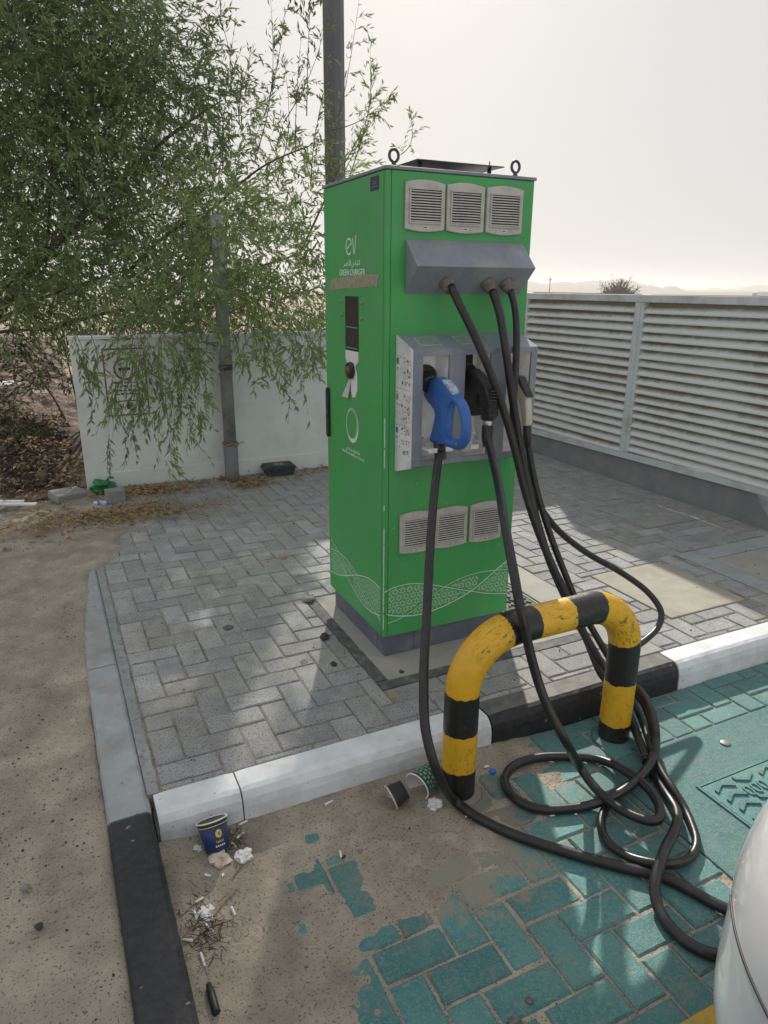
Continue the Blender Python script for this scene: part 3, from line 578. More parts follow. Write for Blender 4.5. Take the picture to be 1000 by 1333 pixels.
mh2 = manhole('manhole_cover', 'grey iron manhole cover with wavy treads behind the charger', 0.640, 0.915, 0.04, 0.46, 0.004, M_conc, M_pline, 5, 8)
def text_obj(body, size, M, m, parent, name='lettering', ext=0.0006, font=None, align='CENTER', spacing=1.0):
    cu = bpy.data.curves.new('tmp', 'FONT'); cu.body = body; cu.size = size; cu.extrude = ext; cu.align_x = align; cu.align_y = 'CENTER'; cu.space_character = spacing; cu.resolution_u = 3
    if font: cu.font = font
    o = bpy.data.objects.new('tmp', cu); COL.objects.link(o); dg = bpy.context.evaluated_depsgraph_get(); me = bpy.data.meshes.new_from_object(o.evaluated_get(dg))
    bpy.data.objects.remove(o); me.name = name; me.materials.clear(); me.materials.append(m); me.transform(M)
    r = bpy.data.objects.new(name, me); COL.objects.link(r)
    if parent is not None: r.parent = parent
    return r
text_obj('000', 0.068, Matrix.Translation((-0.115, 0.072, 0.003)), M_teal2, mh1, ext=0.003)

# ---- white boundary wall
wall = thing('boundary_wall', 'white painted wall behind the hanging branches', 'wall', (0, 3.17, 0))
mb = MB(); mb.box(-0.935, 3.10, 0.006, 0.085, -0.15, 1.10); obj('wall_body', mb, M_wall, wall, bevel=0.004)
mb = MB(); mb.box(-0.938, 3.095, 0.0, 0.0055, -0.12, 0.124); mb.box(-0.938, -0.76, 0.0, 0.0055, 0.124, 1.098); obj('raised_border', mb, M_wall, wall)
mb = MB(); mb.box(-0.942, 3.11, -0.008, 0.092, 1.10, 1.125); obj('coping', mb, M_wall, wall, bevel=0.004)
sign = thing('prohibition_sign', 'red bordered prohibition sign on the white wall behind leaves', 'sign', (-0.585, 3.172, 0.78))
obj('sign_board', MB().box(-0.15, 0.15, -0.006, 0.003, -0.235, 0.26), M_wall, sign)
mb = MB()
for a in ((-0.147, 0.147, -0.232, -0.222), (-0.147, 0.147, 0.247, 0.257), (-0.147, -0.137, -0.222, 0.247), (0.137, 0.147, -0.222, 0.247), (-0.137, 0.137, -0.128, -0.120)): mb.box(a[0], a[1], -0.0085, -0.0065, a[2], a[3])
obj('red_border', mb, M_redpaint, sign)
mb = MB(); pts = [(0.0+0.073*math.cos(a), -0.0075, 0.108+0.073*math.sin(a)) for a in np.linspace(0, 2*PI, 40, endpoint=False)]
mb.tube(pts, 0.0075, n=6, closed=True); obj('red_ring', mb, M_redpaint, sign)
mb = MB(); mb.box(-0.045, 0.035, -0.009, -0.0065, 0.10, 0.118); mb.box(-0.012, 0.022, -0.009, -0.0065, -0.185, -0.150); mb.prism([(-0.012, -0.150), (0.005, -0.165), (0.022, -0.150), (0.022, -0.142), (-0.012, -0.142)], 'y', -0.0088, -0.0065)
for k, z in enumerate((0.005, -0.022, -0.052, -0.078)):
    x = -0.09+0.01*(k % 2)
    while x < 0.085:
        L_ = random.uniform(0.012, 0.03); mb.box(x, x+L_, -0.0088, -0.0065, z, z+random.uniform(0.006, 0.013)); x += L_+0.008
obj('black_print', mb, M_black, sign)['kind'] = 'stuff'

# ---- louvred fence on a rendered plinth
fence = thing('louvre_fence', 'pale grey metal louvre fence on a low plinth', 'fence', (2.95, 0, 0))
mb = MB()
for a in ((3.155, 3.165, -0.12, 0.185),): pass
V = [(0, 3.165, -0.15), (0, 3.165, 0.165), (0, 0.60, 0.212), (0, 0.455, 0.09), (0, 0.38, 0.0), (0, 0.38, -0.15)]
mb.prism([(p[1], p[2]) for p in V], 'x', 0.0, 0.16); obj('plinth', mb, M_fplinth, fence, bevel=0.006)
def fz(y): return 0.165+(3.165-y)*0.0182                      # underside of the frame rises a little towards the front
FT = 1.415
obj('top_rail', MB().box(-0.03, 0.05, -1.6, 3.16, FT-0.038, FT+0.014), M_fence, fence, bevel=0.003)
mb = MB(); mb.prism([(-1.6, fz(-1.6)+0.055), (3.16, fz(3.16)+0.055), (3.16, fz(3.16)+0.004), (-1.6, fz(-1.6)+0.004)], 'x', -0.022, 0.045); obj('bottom_rail', mb, M_fence, fence, bevel=0.003)
posts = [(3.10, 3.158), (1.69, 1.785), (0.30, 0.39), (-1.10, -1.01)]
for k, (a, b) in enumerate(posts):
    obj('post', MB().box(-0.026, 0.048, a, b, fz(a)+0.058, FT-0.040), M_fence, fence, bevel=0.003)
    if k in (1, 2, 3): obj('post_flange', MB().box(-0.032, -0.0265, (a+b)/2-0.012, (a+b)/2+0.012, fz(a)+0.058, FT-0.040), M_fence, fence)
NS = 17
for (ya, yb) in ((1.785, 3.10), (0.39, 1.69), (-1.01, 0.30)):
    z0 = fz((ya+yb)/2)+0.06; pitch = (FT-0.045-z0)/NS
    mb = MB(); L_ = yb-ya-0.004
    # blade profile (x,z): front lip low, face leaning back and up behind the next blade
    prof = [(-0.022, -0.004), (-0.027, 0.000), (-0.027, 0.010), (0.010, pitch*0.80), (0.020, pitch+0.066), (0.026, pitch+0.066), (0.015, pitch*0.78), (-0.018, 0.004)]
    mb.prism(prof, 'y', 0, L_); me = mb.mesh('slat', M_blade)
    obj('added_sun_stop', MB().box(0.028, 0.034, ya, yb, z0-0.05, z0+0.055), M_fence, fence)  # added strip hidden behind the blades, stops sun leaking through the bottom gap
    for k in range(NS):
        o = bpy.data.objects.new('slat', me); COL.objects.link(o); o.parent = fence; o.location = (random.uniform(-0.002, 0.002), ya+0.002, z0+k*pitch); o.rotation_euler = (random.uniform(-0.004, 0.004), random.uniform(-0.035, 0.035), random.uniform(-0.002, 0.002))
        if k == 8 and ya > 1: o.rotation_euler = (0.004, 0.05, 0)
# beige block closing the ground under the fence beyond the plinth
o = obj('beige_block', MB().prism([(3.00, -0.44), (3.62, -0.44), (3.62, 0.36), (3.12, 0.36), (3.00, 0.30)], 'z', -0.1, 0.10), M_concb, bevel=0.01); tag(o, 'beige concrete block under the open end of the louvre fence', 'concrete block')

# ---- poles
o = thing('sign_post', 'tall dark grey steel pole rising behind the charger', 'pole', (1.70, 4.70, 0))
obj('shaft', MB().lathe([(0.108, 0.0), (0.106, 0.9), (0.096, 7.5)], n=10, smooth=False), M_pole, o)
obj('base_plate', MB().box(-0.2, 0.2, -0.2, 0.2, -0.03, 0.025), M_pole, o, bevel=0.004)
o = thing('vent_pipe', 'grey galvanised pipe standing against the white wall', 'pipe', (0.128, 3.06, 0))
obj('shaft', MB().lathe([(0.048, 0.27), (0.047, 1.2), (0.044, 1.95)], n=20), M_pipe, o)
obj('footing', MB().lathe([(0.058, -0.03), (0.054, 0.10), (0.056, 0.27), (0.050, 0.285)], n=20), M_fplinth, o)
mb = MB(); mb.tube([(0.058*math.cos(a), 0.058*math.sin(a), 0.29+0.012*math.sin(a*3)) for a in np.linspace(0, 2*PI, 24, endpoint=False)], 0.006, n=6, closed=True); mb.tube([(0.05, -0.03, 0.29), (0.09, -0.05, 0.31), (0.10, -0.045, 0.30)], 0.004, n=5); obj('strap', mb, M_straw, o)
obj('collar', MB().lathe([(0.053, 0.865), (0.053, 0.905)], n=20), M_darksteel, o)

# ================================================================== CHARGING CABINET
cab = thing('charging_cabinet', 'tall green electric car charging cabinet with grey connector housing', 'charger')
CW, CD, Z0, Z1 = 0.612, 0.595, 0.097, 1.860
obj('body', MB().box(0.004, CW, 0.004, CD, Z0+0.004, Z1-0.012), M_green, cab, bevel=0.003)
obj('front_panel', MB().box(0.020, CW-0.003, -0.0005, 0.0038, Z0, Z1-0.014), M_green, cab, bevel=0.0012)
obj('corner_post', MB().box(0.0, 0.0185, -0.0012, 0.0185, Z0, Z1-0.014), M_green, cab, bevel=0.003)
obj('side_door', MB().box(-0.0005, 0.0038, 0.021, CD-0.004, Z0, Z1-0.014), M_green, cab, bevel=0.0012)
obj('roof_lid', MB().box(-0.005, CW+0.005, -0.005, CD+0.005, Z1-0.0115, Z1), M_grey, cab, bevel=0.003)
mb = MB(); mb.box(0.014, CW-0.014, 0.012, CD-0.03, 0.0012, Z0-0.001); obj('plinth', mb, M_plinth, cab, bevel=0.002)
obj('plinth_seam', MB().box(0.150, 0.1515, 0.0112, 0.0118, 0.004, Z0-0.003), M_dark, cab); obj('plinth_seam', MB().box(0.0132, 0.0138, 0.085, 0.0865, 0.004, Z0-0.003), M_dark, cab)
mb = MB(); mb.lathe([(0.0035, 0), (0.0025, 0.002)], (0.157, 0.012, 0.055), (0, -1, 0), 8); obj('plinth_screw', mb, M_steel, cab)
# raised roof plate on spacers, lifting eyes
rp = obj('roof_plate', MB().box(0.165, 0.535, 0.09, 0.50, 1.900, 1.9035), M_darksteel, cab, bevel=0.001)
for p in ((0.2, 0.14), (0.5, 0.14), (0.2, 0.46), (0.5, 0.46)): obj('spacer', MB().lathe([(0.008, 1.8602), (0.008, 1.8998)], (p[0], p[1], 0), n=8), M_darksteel, rp)
obj('screw', MB().lathe([(0.0025, 1.9038), (0.0025, 1.925)], (0.50, 0.14, 0), n=6), M_darksteel, rp)
for (x, y) in ((0.052, 0.05), (0.556, 0.05)):
    mb = MB(); mb.tube([(x+0.0175*math.cos(a), y, 1.8985+0.0195*math.sin(a)) for a in np.linspace(0, 2*PI, 24, endpoint=False)], 0.0052, n=8, closed=True)
    mb.lathe([(0.013, 1.8602), (0.013, 1.866), (0.008, 1.872), (0.007, 1.879)], (x, y, 0), n=12); obj('lifting_eye', mb, M_darksteel, cab)
# ventilation grilles
def vent(x0, x1, z0, z1):
    w_ = x1-x0; n = 10; out = []
    for k in range(n+1): t = k/n; out.append((x0+w_*t, z1-0.010+0.010*math.sin(PI*t)))
    for k in range(n+1): t = k/n; out.append((x1-w_*t, z0+0.008-0.008*math.sin(PI*t)))
    mb = MB(); mb.prism(out[::-1], 'y', -0.0125, -0.0008); g = obj('vent_grille', mb, M_vent, cab, bevel=0.003)
    a, b, c, d = x0+0.018, x1-0.018, z0+0.030, z1-0.032
    obj('vent_opening', MB().box(a, b, -0.0142, -0.0127, c, d), M_dark, g)
    mb = MB(); ns = 12; p = (d-c)/ns
    for k in range(ns): z = c+k*p; mb.add([(a, -0.0152, z+p*0.68), (b, -0.0152, z+p*0.68), (b, -0.0172, z+p*0.22), (a, -0.0172, z+p*0.22), (a, -0.0152, z+p*0.16), (b, -0.0152, z+p*0.16)], [(0, 1, 2, 3)[::-1], (3, 2, 5, 4)[::-1]])
    mb.box(a-0.004, a, -0.0185, -0.0128, c-0.004, d+0.004); mb.box(b, b+0.004, -0.0185, -0.0128, c-0.004, d+0.004); mb.box(a, b, -0.0185, -0.0128, d, d+0.004); mb.box(a, b, -0.0185, -0.0128, c-0.004, c)
    obj('vent_louvre', mb, M_vent, g)
    xm = (x0+x1)/2; obj('maker_tag', MB().box(xm-0.013, xm+0.013, -0.0140, -0.0127, z0+0.010, z0+0.019), M_tag, g)
    obj('maker_print', MB().box(xm-0.009, xm+0.008, -0.0143, -0.0141, z0+0.013, z0+0.016), M_black, g)
for a in ((0.068, 0.224), (0.232, 0.388), (0.398, 0.556)): vent(a[0], a[1], 1.655, 1.822)
for a in ((0.066, 0.214), (0.219, 0.376), (0.389, 0.545)): vent(a[0], a[1], 0.452, 0.628)
# upper cable housing
hz_ = obj('cable_housing', MB().prism([(-0.001, 1.632), (-0.094, 1.540), (-0.086, 1.532), (-0.001, 1.446)], 'x', 0.075, 0.572), M_grey, cab, bevel=0.002)
for gx in (0.222, 0.398, 0.482):
    mb = MB(); mb.lathe([(0.030, 0.0), (0.030, 0.008), (0.027, 0.010), (0.026, 0.024), (0.022, 0.028), (0.019, 0.040), (0.0145, 0.042)], (gx, -0.040, 1.489), (0.08, -0.62, -0.78), n=12, smooth=False)
    obj('cable_gland', mb, M_gland, hz_, bevel=0.001)
# lower connector housing with three recesses
HB = thing('tmp', 'x', 'x'); bpy.data.objects.remove(HB)
sec = [(-0.001, 0.802), (-0.001, 1.304), (-0.128, 1.260), (-0.128, 0.842)]
ch = obj('connector_housing', MB().prism([(-0.128, 1.239), (-0.128, 1.260), (-0.001, 1.304), (-0.001, 1.290), (-0.118, 1.247), (-0.118, 1.239)], 'x', 0.047, 0.582), M_grey, cab)
mb = MB(); mb.prism([(-0.128, 0.842), (-0.128, 0.862), (-0.118, 0.862), (-0.118, 0.852), (-0.001, 0.815), (-0.001, 0.802)], 'x', 0.047, 0.582)
for a in ((0.047, 0.088), (0.196, 0.263), (0.373, 0.447), (0.555, 0.582)): mb.box(a[0], a[1], -0.128, -0.119, 0.8622, 1.2388)
mb.prism([(-0.001, 0.8025), (-0.001, 1.3035), (-0.1275, 1.2595), (-0.1275, 0.8425)], 'x', 0.576, 0.5815)
obj('front_frame', mb, M_grey, ch, bevel=0.0012)
sp_ = obj('side_panel', MB().prism([(-0.0012, 0.798), (-0.0012, 1.306), (-0.130, 1.262), (-0.130, 0.838)], 'x', 0.0435, 0.0465), M_white_panel, ch)
for k, (a, b) in enumerate(((0.088, 0.196), (0.263, 0.373), (0.447, 0.555))):
    mb = MB(); yb_ = -0.060; mb.box(a-0.001, b+0.001, yb_, yb_+0.006, 0.862, 1.239)                       # back
    mb.add([(a, -0.1185, 0.862), (a+0.002, yb_, 0.862), (a+0.002, yb_, 1.239), (a, -0.1185, 1.239)], [(0, 1, 2, 3)])
    mb.add([(b, -0.1185, 0.862), (b-0.020, yb_, 0.862), (b-0.020, yb_, 1.239), (b, -0.1185, 1.239)], [(3, 2, 1, 0)])
    mb.box(a, b, -0.118, yb_, 1.2385, 1.2395); mb.box(a, b, -0.118, yb_, 0.861, 0.8625)
    mb.prism([(yb_, 0.966), (-0.082, 0.940), (-0.082, 0.934), (yb_, 0.89)], 'x', a+0.003, b-0.021)
    r = obj('recess', mb, M_recess, ch)
    if k < 2: mb = MB(); mb.lathe([(0.046, 0.0), (0.046, 0.010), (0.038, 0.014), (0.036, 0.004)], ((a+b)/2-0.010, -0.060, 1.158), (0, -1, 0), 24); obj('socket_ring', mb, M_handle, ch)
    if k == 1: obj('dark_opening', MB().box(a+0.003, b-0.040, -0.066, -0.0605, 1.10, 1.232), M_dark, ch)
    if k < 2:
        mb = MB(); xm = (a+b)/2
        mb.box(a+0.004, xm-0.016, -0.178, -0.06, 0.906, 0.910); mb.box(xm+0.022, b-0.002, -0.172, -0.06, 0.906, 0.910)
        mb.box(a+0.004, xm-0.016, -0.182, -0.178, 0.900, 0.918); mb.box(xm+0.022, b-0.002, -0.176, -0.172, 0.900, 0.918)
        obj('holder_shelf', mb, M_recess, ch, bevel=0.002); obj('screw', MB().lathe([(0.004, 0), (0.003, 0.003)], (xm-0.025, -0.083, 0.938), (0, -1, 0), 8), M_steel, ch)
# labels on the sloped top
def on_slope(x0, x1, t0, t1, h, m, nm, par):
    A = Vector((0, -0.128, 1.260)); B = Vector((0, -0.001, 1.304)); nrm = Vector((0, -0.33, 0.944)); v = []
    for t in (t0, t1):
        for x in (x0, x1): p = A.lerp(B, t)+nrm*h; v.append((x, p.y, p.z))
    return obj(nm, MB().add([v[0], v[1], v[3], v[2]], [(0, 1, 2, 3)]), m, par)
M_sticker = mat('grey_sticker', (0.27, 0.33, 0.31), 0.5, var=0.2, vscale=60, col2=(0.18, 0.24, 0.22), mix2=0.5, s2=120, w2=0.2)
for x in (0.10, 0.262):
    on_slope(x, x+0.082, 0.28, 0.82, 0.0012, M_print, 'sticker', ch); on_slope(x+0.002, x+0.080, 0.30, 0.80, 0.0018, M_sticker, 'sticker', ch)
# instruction sheet printed on the side panel
def onside(y0, y1, z0, z1, h=0.0004, x=0.0435): # quad on a face looking towards -x
    return [(x-h, y1, z0), (x-h, y0, z0), (x-h, y0, z1), (x-h, y1, z1)]
def sidequad(mb, y0, y1, z0, z1, h=0.0004, x=0.0435, mi=0): mb.add(onside(y0, y1, z0, z1, h, x), [(0, 1, 2, 3)], mi)
r_ = random.Random(3); mb = MB(); thin = MB()
rows = [(1.215, 'g'), (1.172, ''), (1.140, ''), (1.085, 'y'), (1.042, ''), (1.010, ''), (0.965, 'b'), (0.925, ''), (0.888, '')]
for k, (z, c) in enumerate(rows):
    thin_y = -0.035
    for q in range(7):
        y = -0.050-0.062*r_.random(); s = 0.002+0.005*r_.random(); zz = z-0.012+0.026*r_.random(); sidequad(mb if (q < 3 and k not in (0, 6, 7, 8)) else thin, y-s*1.4, y, zz, zz+s*(0.5+r_.random()), 0.0005+0.0001*q)
    for q in range(4): zz = z-0.008+0.006*q; sidequad(thin, -0.118, -0.108, zz, zz+0.0015, 0.0005)
    for q in range(6):
        y = -0.05-0.05*r_.random(); zz = z-0.010+0.02*r_.random(); L_ = 0.008+0.02*r_.random()
        if q % 2: sidequad(thin, y-L_, y, zz, zz+0.0012, 0.0006)
        else: sidequad(thin, y-0.0012, y, zz-L_*0.4, zz+L_*0.4, 0.00065)
    sidequad(mb, -0.040, -0.036, z+0.014, z+0.018, 0.0006)
obj('instruction_drawings', mb, M_black, sp_)['kind'] = 'stuff'
M_ink = mat('grey_ink', (0.16, 0.16, 0.17), 0.6); obj('instruction_outlines', thin, M_ink, sp_)['kind'] = 'stuff'
for z, m, nm in ((1.205, mat('label_green', (0.14, 0.26, 0.16), 0.5), 'green_mark'), (1.075, mat('label_yellow', (0.55, 0.42, 0.06), 0.5), 'yellow_mark'), (0.952, mat('label_blue', (0.05, 0.24, 0.52), 0.5), 'blue_mark')):
    mb = MB(); sidequad(mb, -0.026, -0.008, z, z+0.022); obj(nm, mb, m, sp_); mb = MB(); sidequad(mb, -0.020, -0.013, z+0.004, z+0.016, 0.0008); sidequad(mb, -0.024, -0.010, z-0.016, z-0.013); sidequad(mb, -0.022, -0.012, z-0.021, z-0.019); sidequad(mb, -0.020, -0.012, z+0.028, z+0.031); obj('mark_print', mb, M_ink, sp_)
for z in (1.118, 0.986): mb = MB(); sidequad(mb, -0.122, -0.006, z, z+0.001, 0.0005); obj('divider_line', mb, M_ink, sp_)
# ---- side face: logo, tape, screen, button, ring logo, handle
def side_M(y, z, h=0.0009): return Matrix(((0, 0, -1, -h), (-1, 0, 0, y), (0, 1, 0, z), (0, 0, 0, 1)))
bf = None
try: bf = bpy.data.fonts.load(bpy.utils.system_resource('DATAFILES', path='fonts')+'/NotoSansArabic-VariableFont_wdth,wght.woff2')
except Exception: bf = None
def stroke(mb, pts, w_, y0, z0, sx=1.0, sz=1.0, h=0.0012):
    # ribbon on the side face; pts (u to the right seen from outside, v up)
    P = [Vector((p[0]*sx, p[1]*sz)) for p in pts]; L_, R_ = [], []
    for i, p in enumerate(P):
        d = (P[min(i+1, len(P)-1)]-P[max(i-1, 0)]).normalized(); n_ = Vector((-d.y, d.x))*w_/2; L_.append(p+n_); R_.append(p-n_)
    vs = [(-h, y0-q.x, z0+q.y) for q in L_]+[(-h, y0-q.x, z0+q.y) for q in R_]; n = len(P)
    mb.add(vs, [(i, n+i, n+i+1, i+1) for i in range(n-1)])
mb = MB()
sc = 0.70
arc = [(0.040*math.cos(a)*sc-0.003, 0.040*math.sin(a)*sc) for a in np.linspace(0.05*PI, 1.74*PI, 30)]
stroke(mb, [(-0.030*sc, -0.012*sc), (0.002*sc, 0.002*sc), (0.030*sc, 0.014*sc), (0.036*sc, 0.010*sc)], 0.0058, 0.325, 1.618); stroke(mb, arc, 0.0066, 0.325, 1.618)
stroke(mb, [(p[0]*sc, p[1]*sc) for p in [(0.048, 0.042), (0.066, -0.036), (0.070, -0.040), (0.074, -0.036), (0.097, 0.052)]], 0.0064, 0.325, 1.618)
obj('ev_logo', mb, M_print, cab)
AR1 = '\uFEAE\uFEC0\uFEA7\uFEF7\uFE8D \uFEE6\uFEA3\uFE8E\uFEB8\uFEDF\uFE8D'
AR2 = '\uFEF2\uFE91\uFEA9 \uFEE9\uFE8E\uFEF4\uFEE3\uFEED \uFE80\uFE8E\uFE91\uFEAE\uFEEC\uFEDB \uFE94\uFE8C\uFEF4\uFEEB'
try: text_obj(AR1, 0.046, side_M(0.302, 1.556), M_print, cab, 'arabic_lettering', 0.0004, bf)
except Exception as ex: print('arabic', ex)
text_obj('GREEN CHARGER', 0.0335, side_M(0.302, 1.522), M_print, cab, 'lettering', 0.0004, spacing=0.93)
try: text_obj(AR2, 0.030, side_M(0.302, 0.822), M_print, cab, 'arabic_lettering', 0.0003, bf)
except Exception as ex: print('arabic', ex)
text_obj('Dubai Electricity&Water Authority', 0.0165, side_M(0.302, 0.802), M_print, cab, 'lettering', 0.0002)
def ring(mb, cy, cz, r, w0, w1, ecc=(0, 0)):
    n = 60; vs = []
    for k in range(n):
        a = 2*PI*k/n; ww = w0+(w1-w0)*0.5*(1-math.sin(a)); vs += [(-0.0013, cy-(r*math.cos(a)), cz+r*math.sin(a)*1.12), (-0.0013, cy-((r-ww)*math.cos(a))-ecc[0], cz+(r-ww)*math.sin(a)*1.12+ecc[1])]
    mb.add(vs, [(2*k, 2*k+1, 2*((k+1) % n)+1, 2*((k+1) % n)) for k in range(n)])
mb = MB(); ring(mb, 0.306, 0.925, 0.064, 0.003, 0.013, (0.0, 0.001)); ring(mb, 0.311, 0.929, 0.0545, 0.0022, 0.003); obj('ring_logo', mb, M_print, cab)
# torn masking tape
r_ = random.Random(5); tp = [(0.045, 1.512), (0.19, 1.513), (0.36, 1.507), (0.47, 1.503), (0.50, 1.500), (0.502, 1.495), (0.527, 1.492)]; bt = [(0.529, 1.452), (0.520, 1.456), (0.44, 1.458), (0.33, 1.467), (0.31, 1.463), (0.20, 1.470), (0.072, 1.472)]
P = tp+bt; mb = MB(); mb.prism([(a+r_.uniform(-.003, .003), b+r_.uniform(-.002, .002)) for a, b in P], 'x', -0.0022, -0.0006); obj('masking_tape', mb, M_tape, cab)
mb = MB(); mb.box(-0.0030, -0.0006, 0.238, 0.367, 1.228, 1.435); scr = obj('display_panel', mb, M_screen, cab, bevel=0.0006)
mb = MB(); mb.box(-0.0036, -0.0031, 0.246, 0.358, 1.316, 1.3195); mb.box(-0.0036, -0.0031, 0.246, 0.358, 1.236, 1.2395); obj('green_stripe', mb, mat('mint_print', (0.12, 0.42, 0.33), 0.5), scr)
text_obj('()', 0.06, side_M(0.302, 1.278, 0.0036), mat('dim_print', (0.06, 0.07, 0.07), 0.4), scr, 'faint_symbol', 0.0002)
mb = MB()
for (y, z) in ((0.402, 1.415), (0.402, 1.362), (0.203, 1.412), (0.203, 1.355)): mb.lathe([(0.008, 0), (0.007, 0.003), (0.002, 0.005)], (-0.0006, y, z), (-1, 0, 0), 10)
obj('screw', mb, M_steel, cab)
mb = MB(); mb.prism([(0.368, 1.226), (0.240, 1.226), (0.240, 1.192), (0.272, 1.168), (0.258, 1.150), (0.250, 1.115), (0.252, 1.075), (0.270, 1.048), (0.298, 1.040), (0.312, 1.060), (0.320, 1.12), (0.338, 1.165), (0.368, 1.192)], 'x', -0.0022, -0.0006); obj('white_sticker', mb, M_sheet, cab)
mb = MB(); mb.add([(-0.003, 0.312, 1.105), (-0.003, 0.330, 1.112), (-0.022, 0.365, 1.040), (-0.012, 0.325, 1.036)], [(0, 1, 2, 3)]); obj('peeled_sticker', mb, M_vent, cab)
btn = obj('emergency_button', MB().lathe([(0.0, 0.0), (0.020, 0.0), (0.020, 0.013), (0.012, 0.020), (0.0, 0.022)], (-0.006, 0.305, 1.150), (-1, 0, 0), 20), M_red, cab)
obj('button_ring', MB().lathe([(0.033, 0.0), (0.034, 0.012), (0.030, 0.018), (0.023, 0.014), (0.022, 0.004)], (-0.0006, 0.305, 1.150), (-1, 0, 0), 24), M_handle, btn)
mb = MB(); mb.prism([(0.573, 0.842), (0.573, 1.040), (0.561, 1.052), (0.552, 1.040), (0.552, 0.842), (0.561, 0.830)], 'x', -0.016, -0.0006); obj('door_handle', mb, M_handle, cab, bevel=0.003)
o = obj('lock', MB().box(-0.018, -0.0162, 0.556, 0.569, 0.935, 0.955), M_steel, cab)
mb = MB(); mb.box(-0.002, -0.0006, 0.057, 0.127, 1.790, 1.836); pl_ = obj('name_plate', mb, mat('plate_dark', (0.02, 0.025, 0.05), 0.4), cab)
mb = MB()
for z, a, b in ((1.818, 0.080, 0.100), (1.811, 0.075, 0.104), (1.802, 0.065, 0.118)): sidequad(mb, a, b, z, z+0.002, 0.0024, 0.0)
obj('plate_print', mb, mat('plate_ink', (0.2, 0.22, 0.26), 0.5), pl_)
# ---- printed ribbon bands and star pattern round the foot of the cabinet
def interp(c, n): xs = [p[0] for p in c]; zs = [p[1] for p in c]; return xs, zs
F1 = [(0.003, 0.205), (0.045, 0.188), (0.088, 0.178), (0.14, 0.170), (0.191, 0.170), (0.264, 0.180), (0.346, 0.202), (0.429, 0.235), (0.496, 0.275), (0.546, 0.309), (0.605, 0.346)]
F2c = [(0.002, 0.300), (0.045, 0.313), (0.085, 0.317), (0.125, 0.316), (0.164, 0.309), (0.244, 0.287), (0.327, 0.258), (0.43, 0.224), (0.518, 0.198), (0.608, 0.182)]
F3 = [(0.018, 0.158), (0.072, 0.168), (0.135, 0.193), (0.198, 0.227), (0.261, 0.262), (0.326, 0.288), (0.408, 0.305), (0.494, 0.308), (0.606, 0.298)]
L1 = [(0.577, 0.342), (0.485, 0.312), (0.369, 0.276), (0.27, 0.239), (0.155, 0.200), (0.024, 0.170)]
L2 = [(0.574, 0.290), (0.50, 0.304), (0.437, 0.309), (0.38, 0.306), (0.324, 0.295), (0.237, 0.268), (0.135, 0.222), (0.08, 0.192), (0.024, 0.160)]
L3 = [(0.577, 0.178), (0.50, 0.188), (0.44, 0.206), (0.37, 0.232), (0.302, 0.260), (0.24, 0.282), (0.175, 0.300), (0.12, 0.309), (0.077, 0.311), (0.024, 0.306)]
L4 = [(0.44, 0.262), (0.37, 0.225), (0.303, 0.193), (0.26, 0.178), (0.217, 0.168), (0.16, 0.163), (0.115, 0.165), (0.024, 0.187)]
def smoothc(c):
    return [(p.x, p.y) for p in catmull([Vector((a, b, 0)) for a, b in c], 0.006)]
def ribbon(mb, c, w_, face, h):
    P = [Vector(p) for p in smoothc(c)]; n = len(P); A, B = [], []
    for i, p in enumerate(P):
        d = (P[min(i+1, n-1)]-P[max(i-1, 0)]).normalized(); q = Vector((-d.y, d.x))*w_/2; A.append(p+q); B.append(p-q)
    tr = (lambda p: (p.x, -h, p.y)) if face == 'f' else (lambda p: (-h, p.x, p.y))
    mb.add([tr(p) for p in A]+[tr(p) for p in B], [(i, i+1, n+i+1, n+i) for i in range(n-1)])
def ev(c, x):
    c = sorted(c); return float(np.interp(x, [p[0] for p in c], [p[1] for p in c]))
mb = MB(); ribbon(mb, F1, 0.0042, 'f', 0.0012); ribbon(mb, F2c, 0.0030, 'f', 0.0014); ribbon(mb, F3, 0.0022, 'f', 0.0016); ribbon(mb, L1, 0.0030, 's', 0.0014); ribbon(mb, L2, 0.0028, 's', 0.0016); ribbon(mb, L3, 0.0038, 's', 0.0012); ribbon(mb, L4, 0.0038, 's', 0.0018)
obj('printed_ribbon', mb, M_print, cab)
def stars(face, lo, hi, avoid, x0, x1):
    mb = MB(); R_ = 0.0165; dx = R_*2; dz = R_*math.sqrt(3); j = 0; z = 0.15
    while z < 0.36:
        x = x0-0.02+(R_ if j % 2 else 0)
        while x < x1+0.02:
            for k in range(12):
                a = 2*PI*k/12+PI/12*(0); r0, r1 = R_*0.30, R_*(0.98 if k % 2 else 0.80); ca, sa = math.cos(a), math.sin(a); mx_, mz = x+ca*(r0+r1)/2, z+sa*(r0+r1)/2
                if not (x0 < mx_ < x1): continue
                a_, b_ = lo(mx_), hi(mx_)
                if not (min(a_, b_)+0.008 < mz < max(a_, b_)-0.008): continue
                if any(abs(mz-ev(c, mx_)) < 0.009 for c in avoid): continue
                wd = 0.0014; q = [(x+ca*r0+sa*wd*0.3, z+sa*r0-ca*wd*0.3), (x+ca*r1+sa*wd, z+sa*r1-ca*wd), (x+ca*r1-sa*wd, z+sa*r1+ca*wd), (x+ca*r0-sa*wd*0.3, z+sa*r0+ca*wd*0.3)]
                mb.add([((p[0], -0.0011, p[1]) if face == 'f' else (-0.0011, p[0], p[1])) for p in q], [(0, 1, 2, 3)])
            x += dx
        z += dz; j += 1
    return mb
obj('star_pattern', stars('f', lambda x: ev(F1, x), lambda x: ev(F2c, x) if x < 0.26 or x > 0.45 else ev(F3, x), [F3, F2c], 0.024, 0.603), M_print, cab)
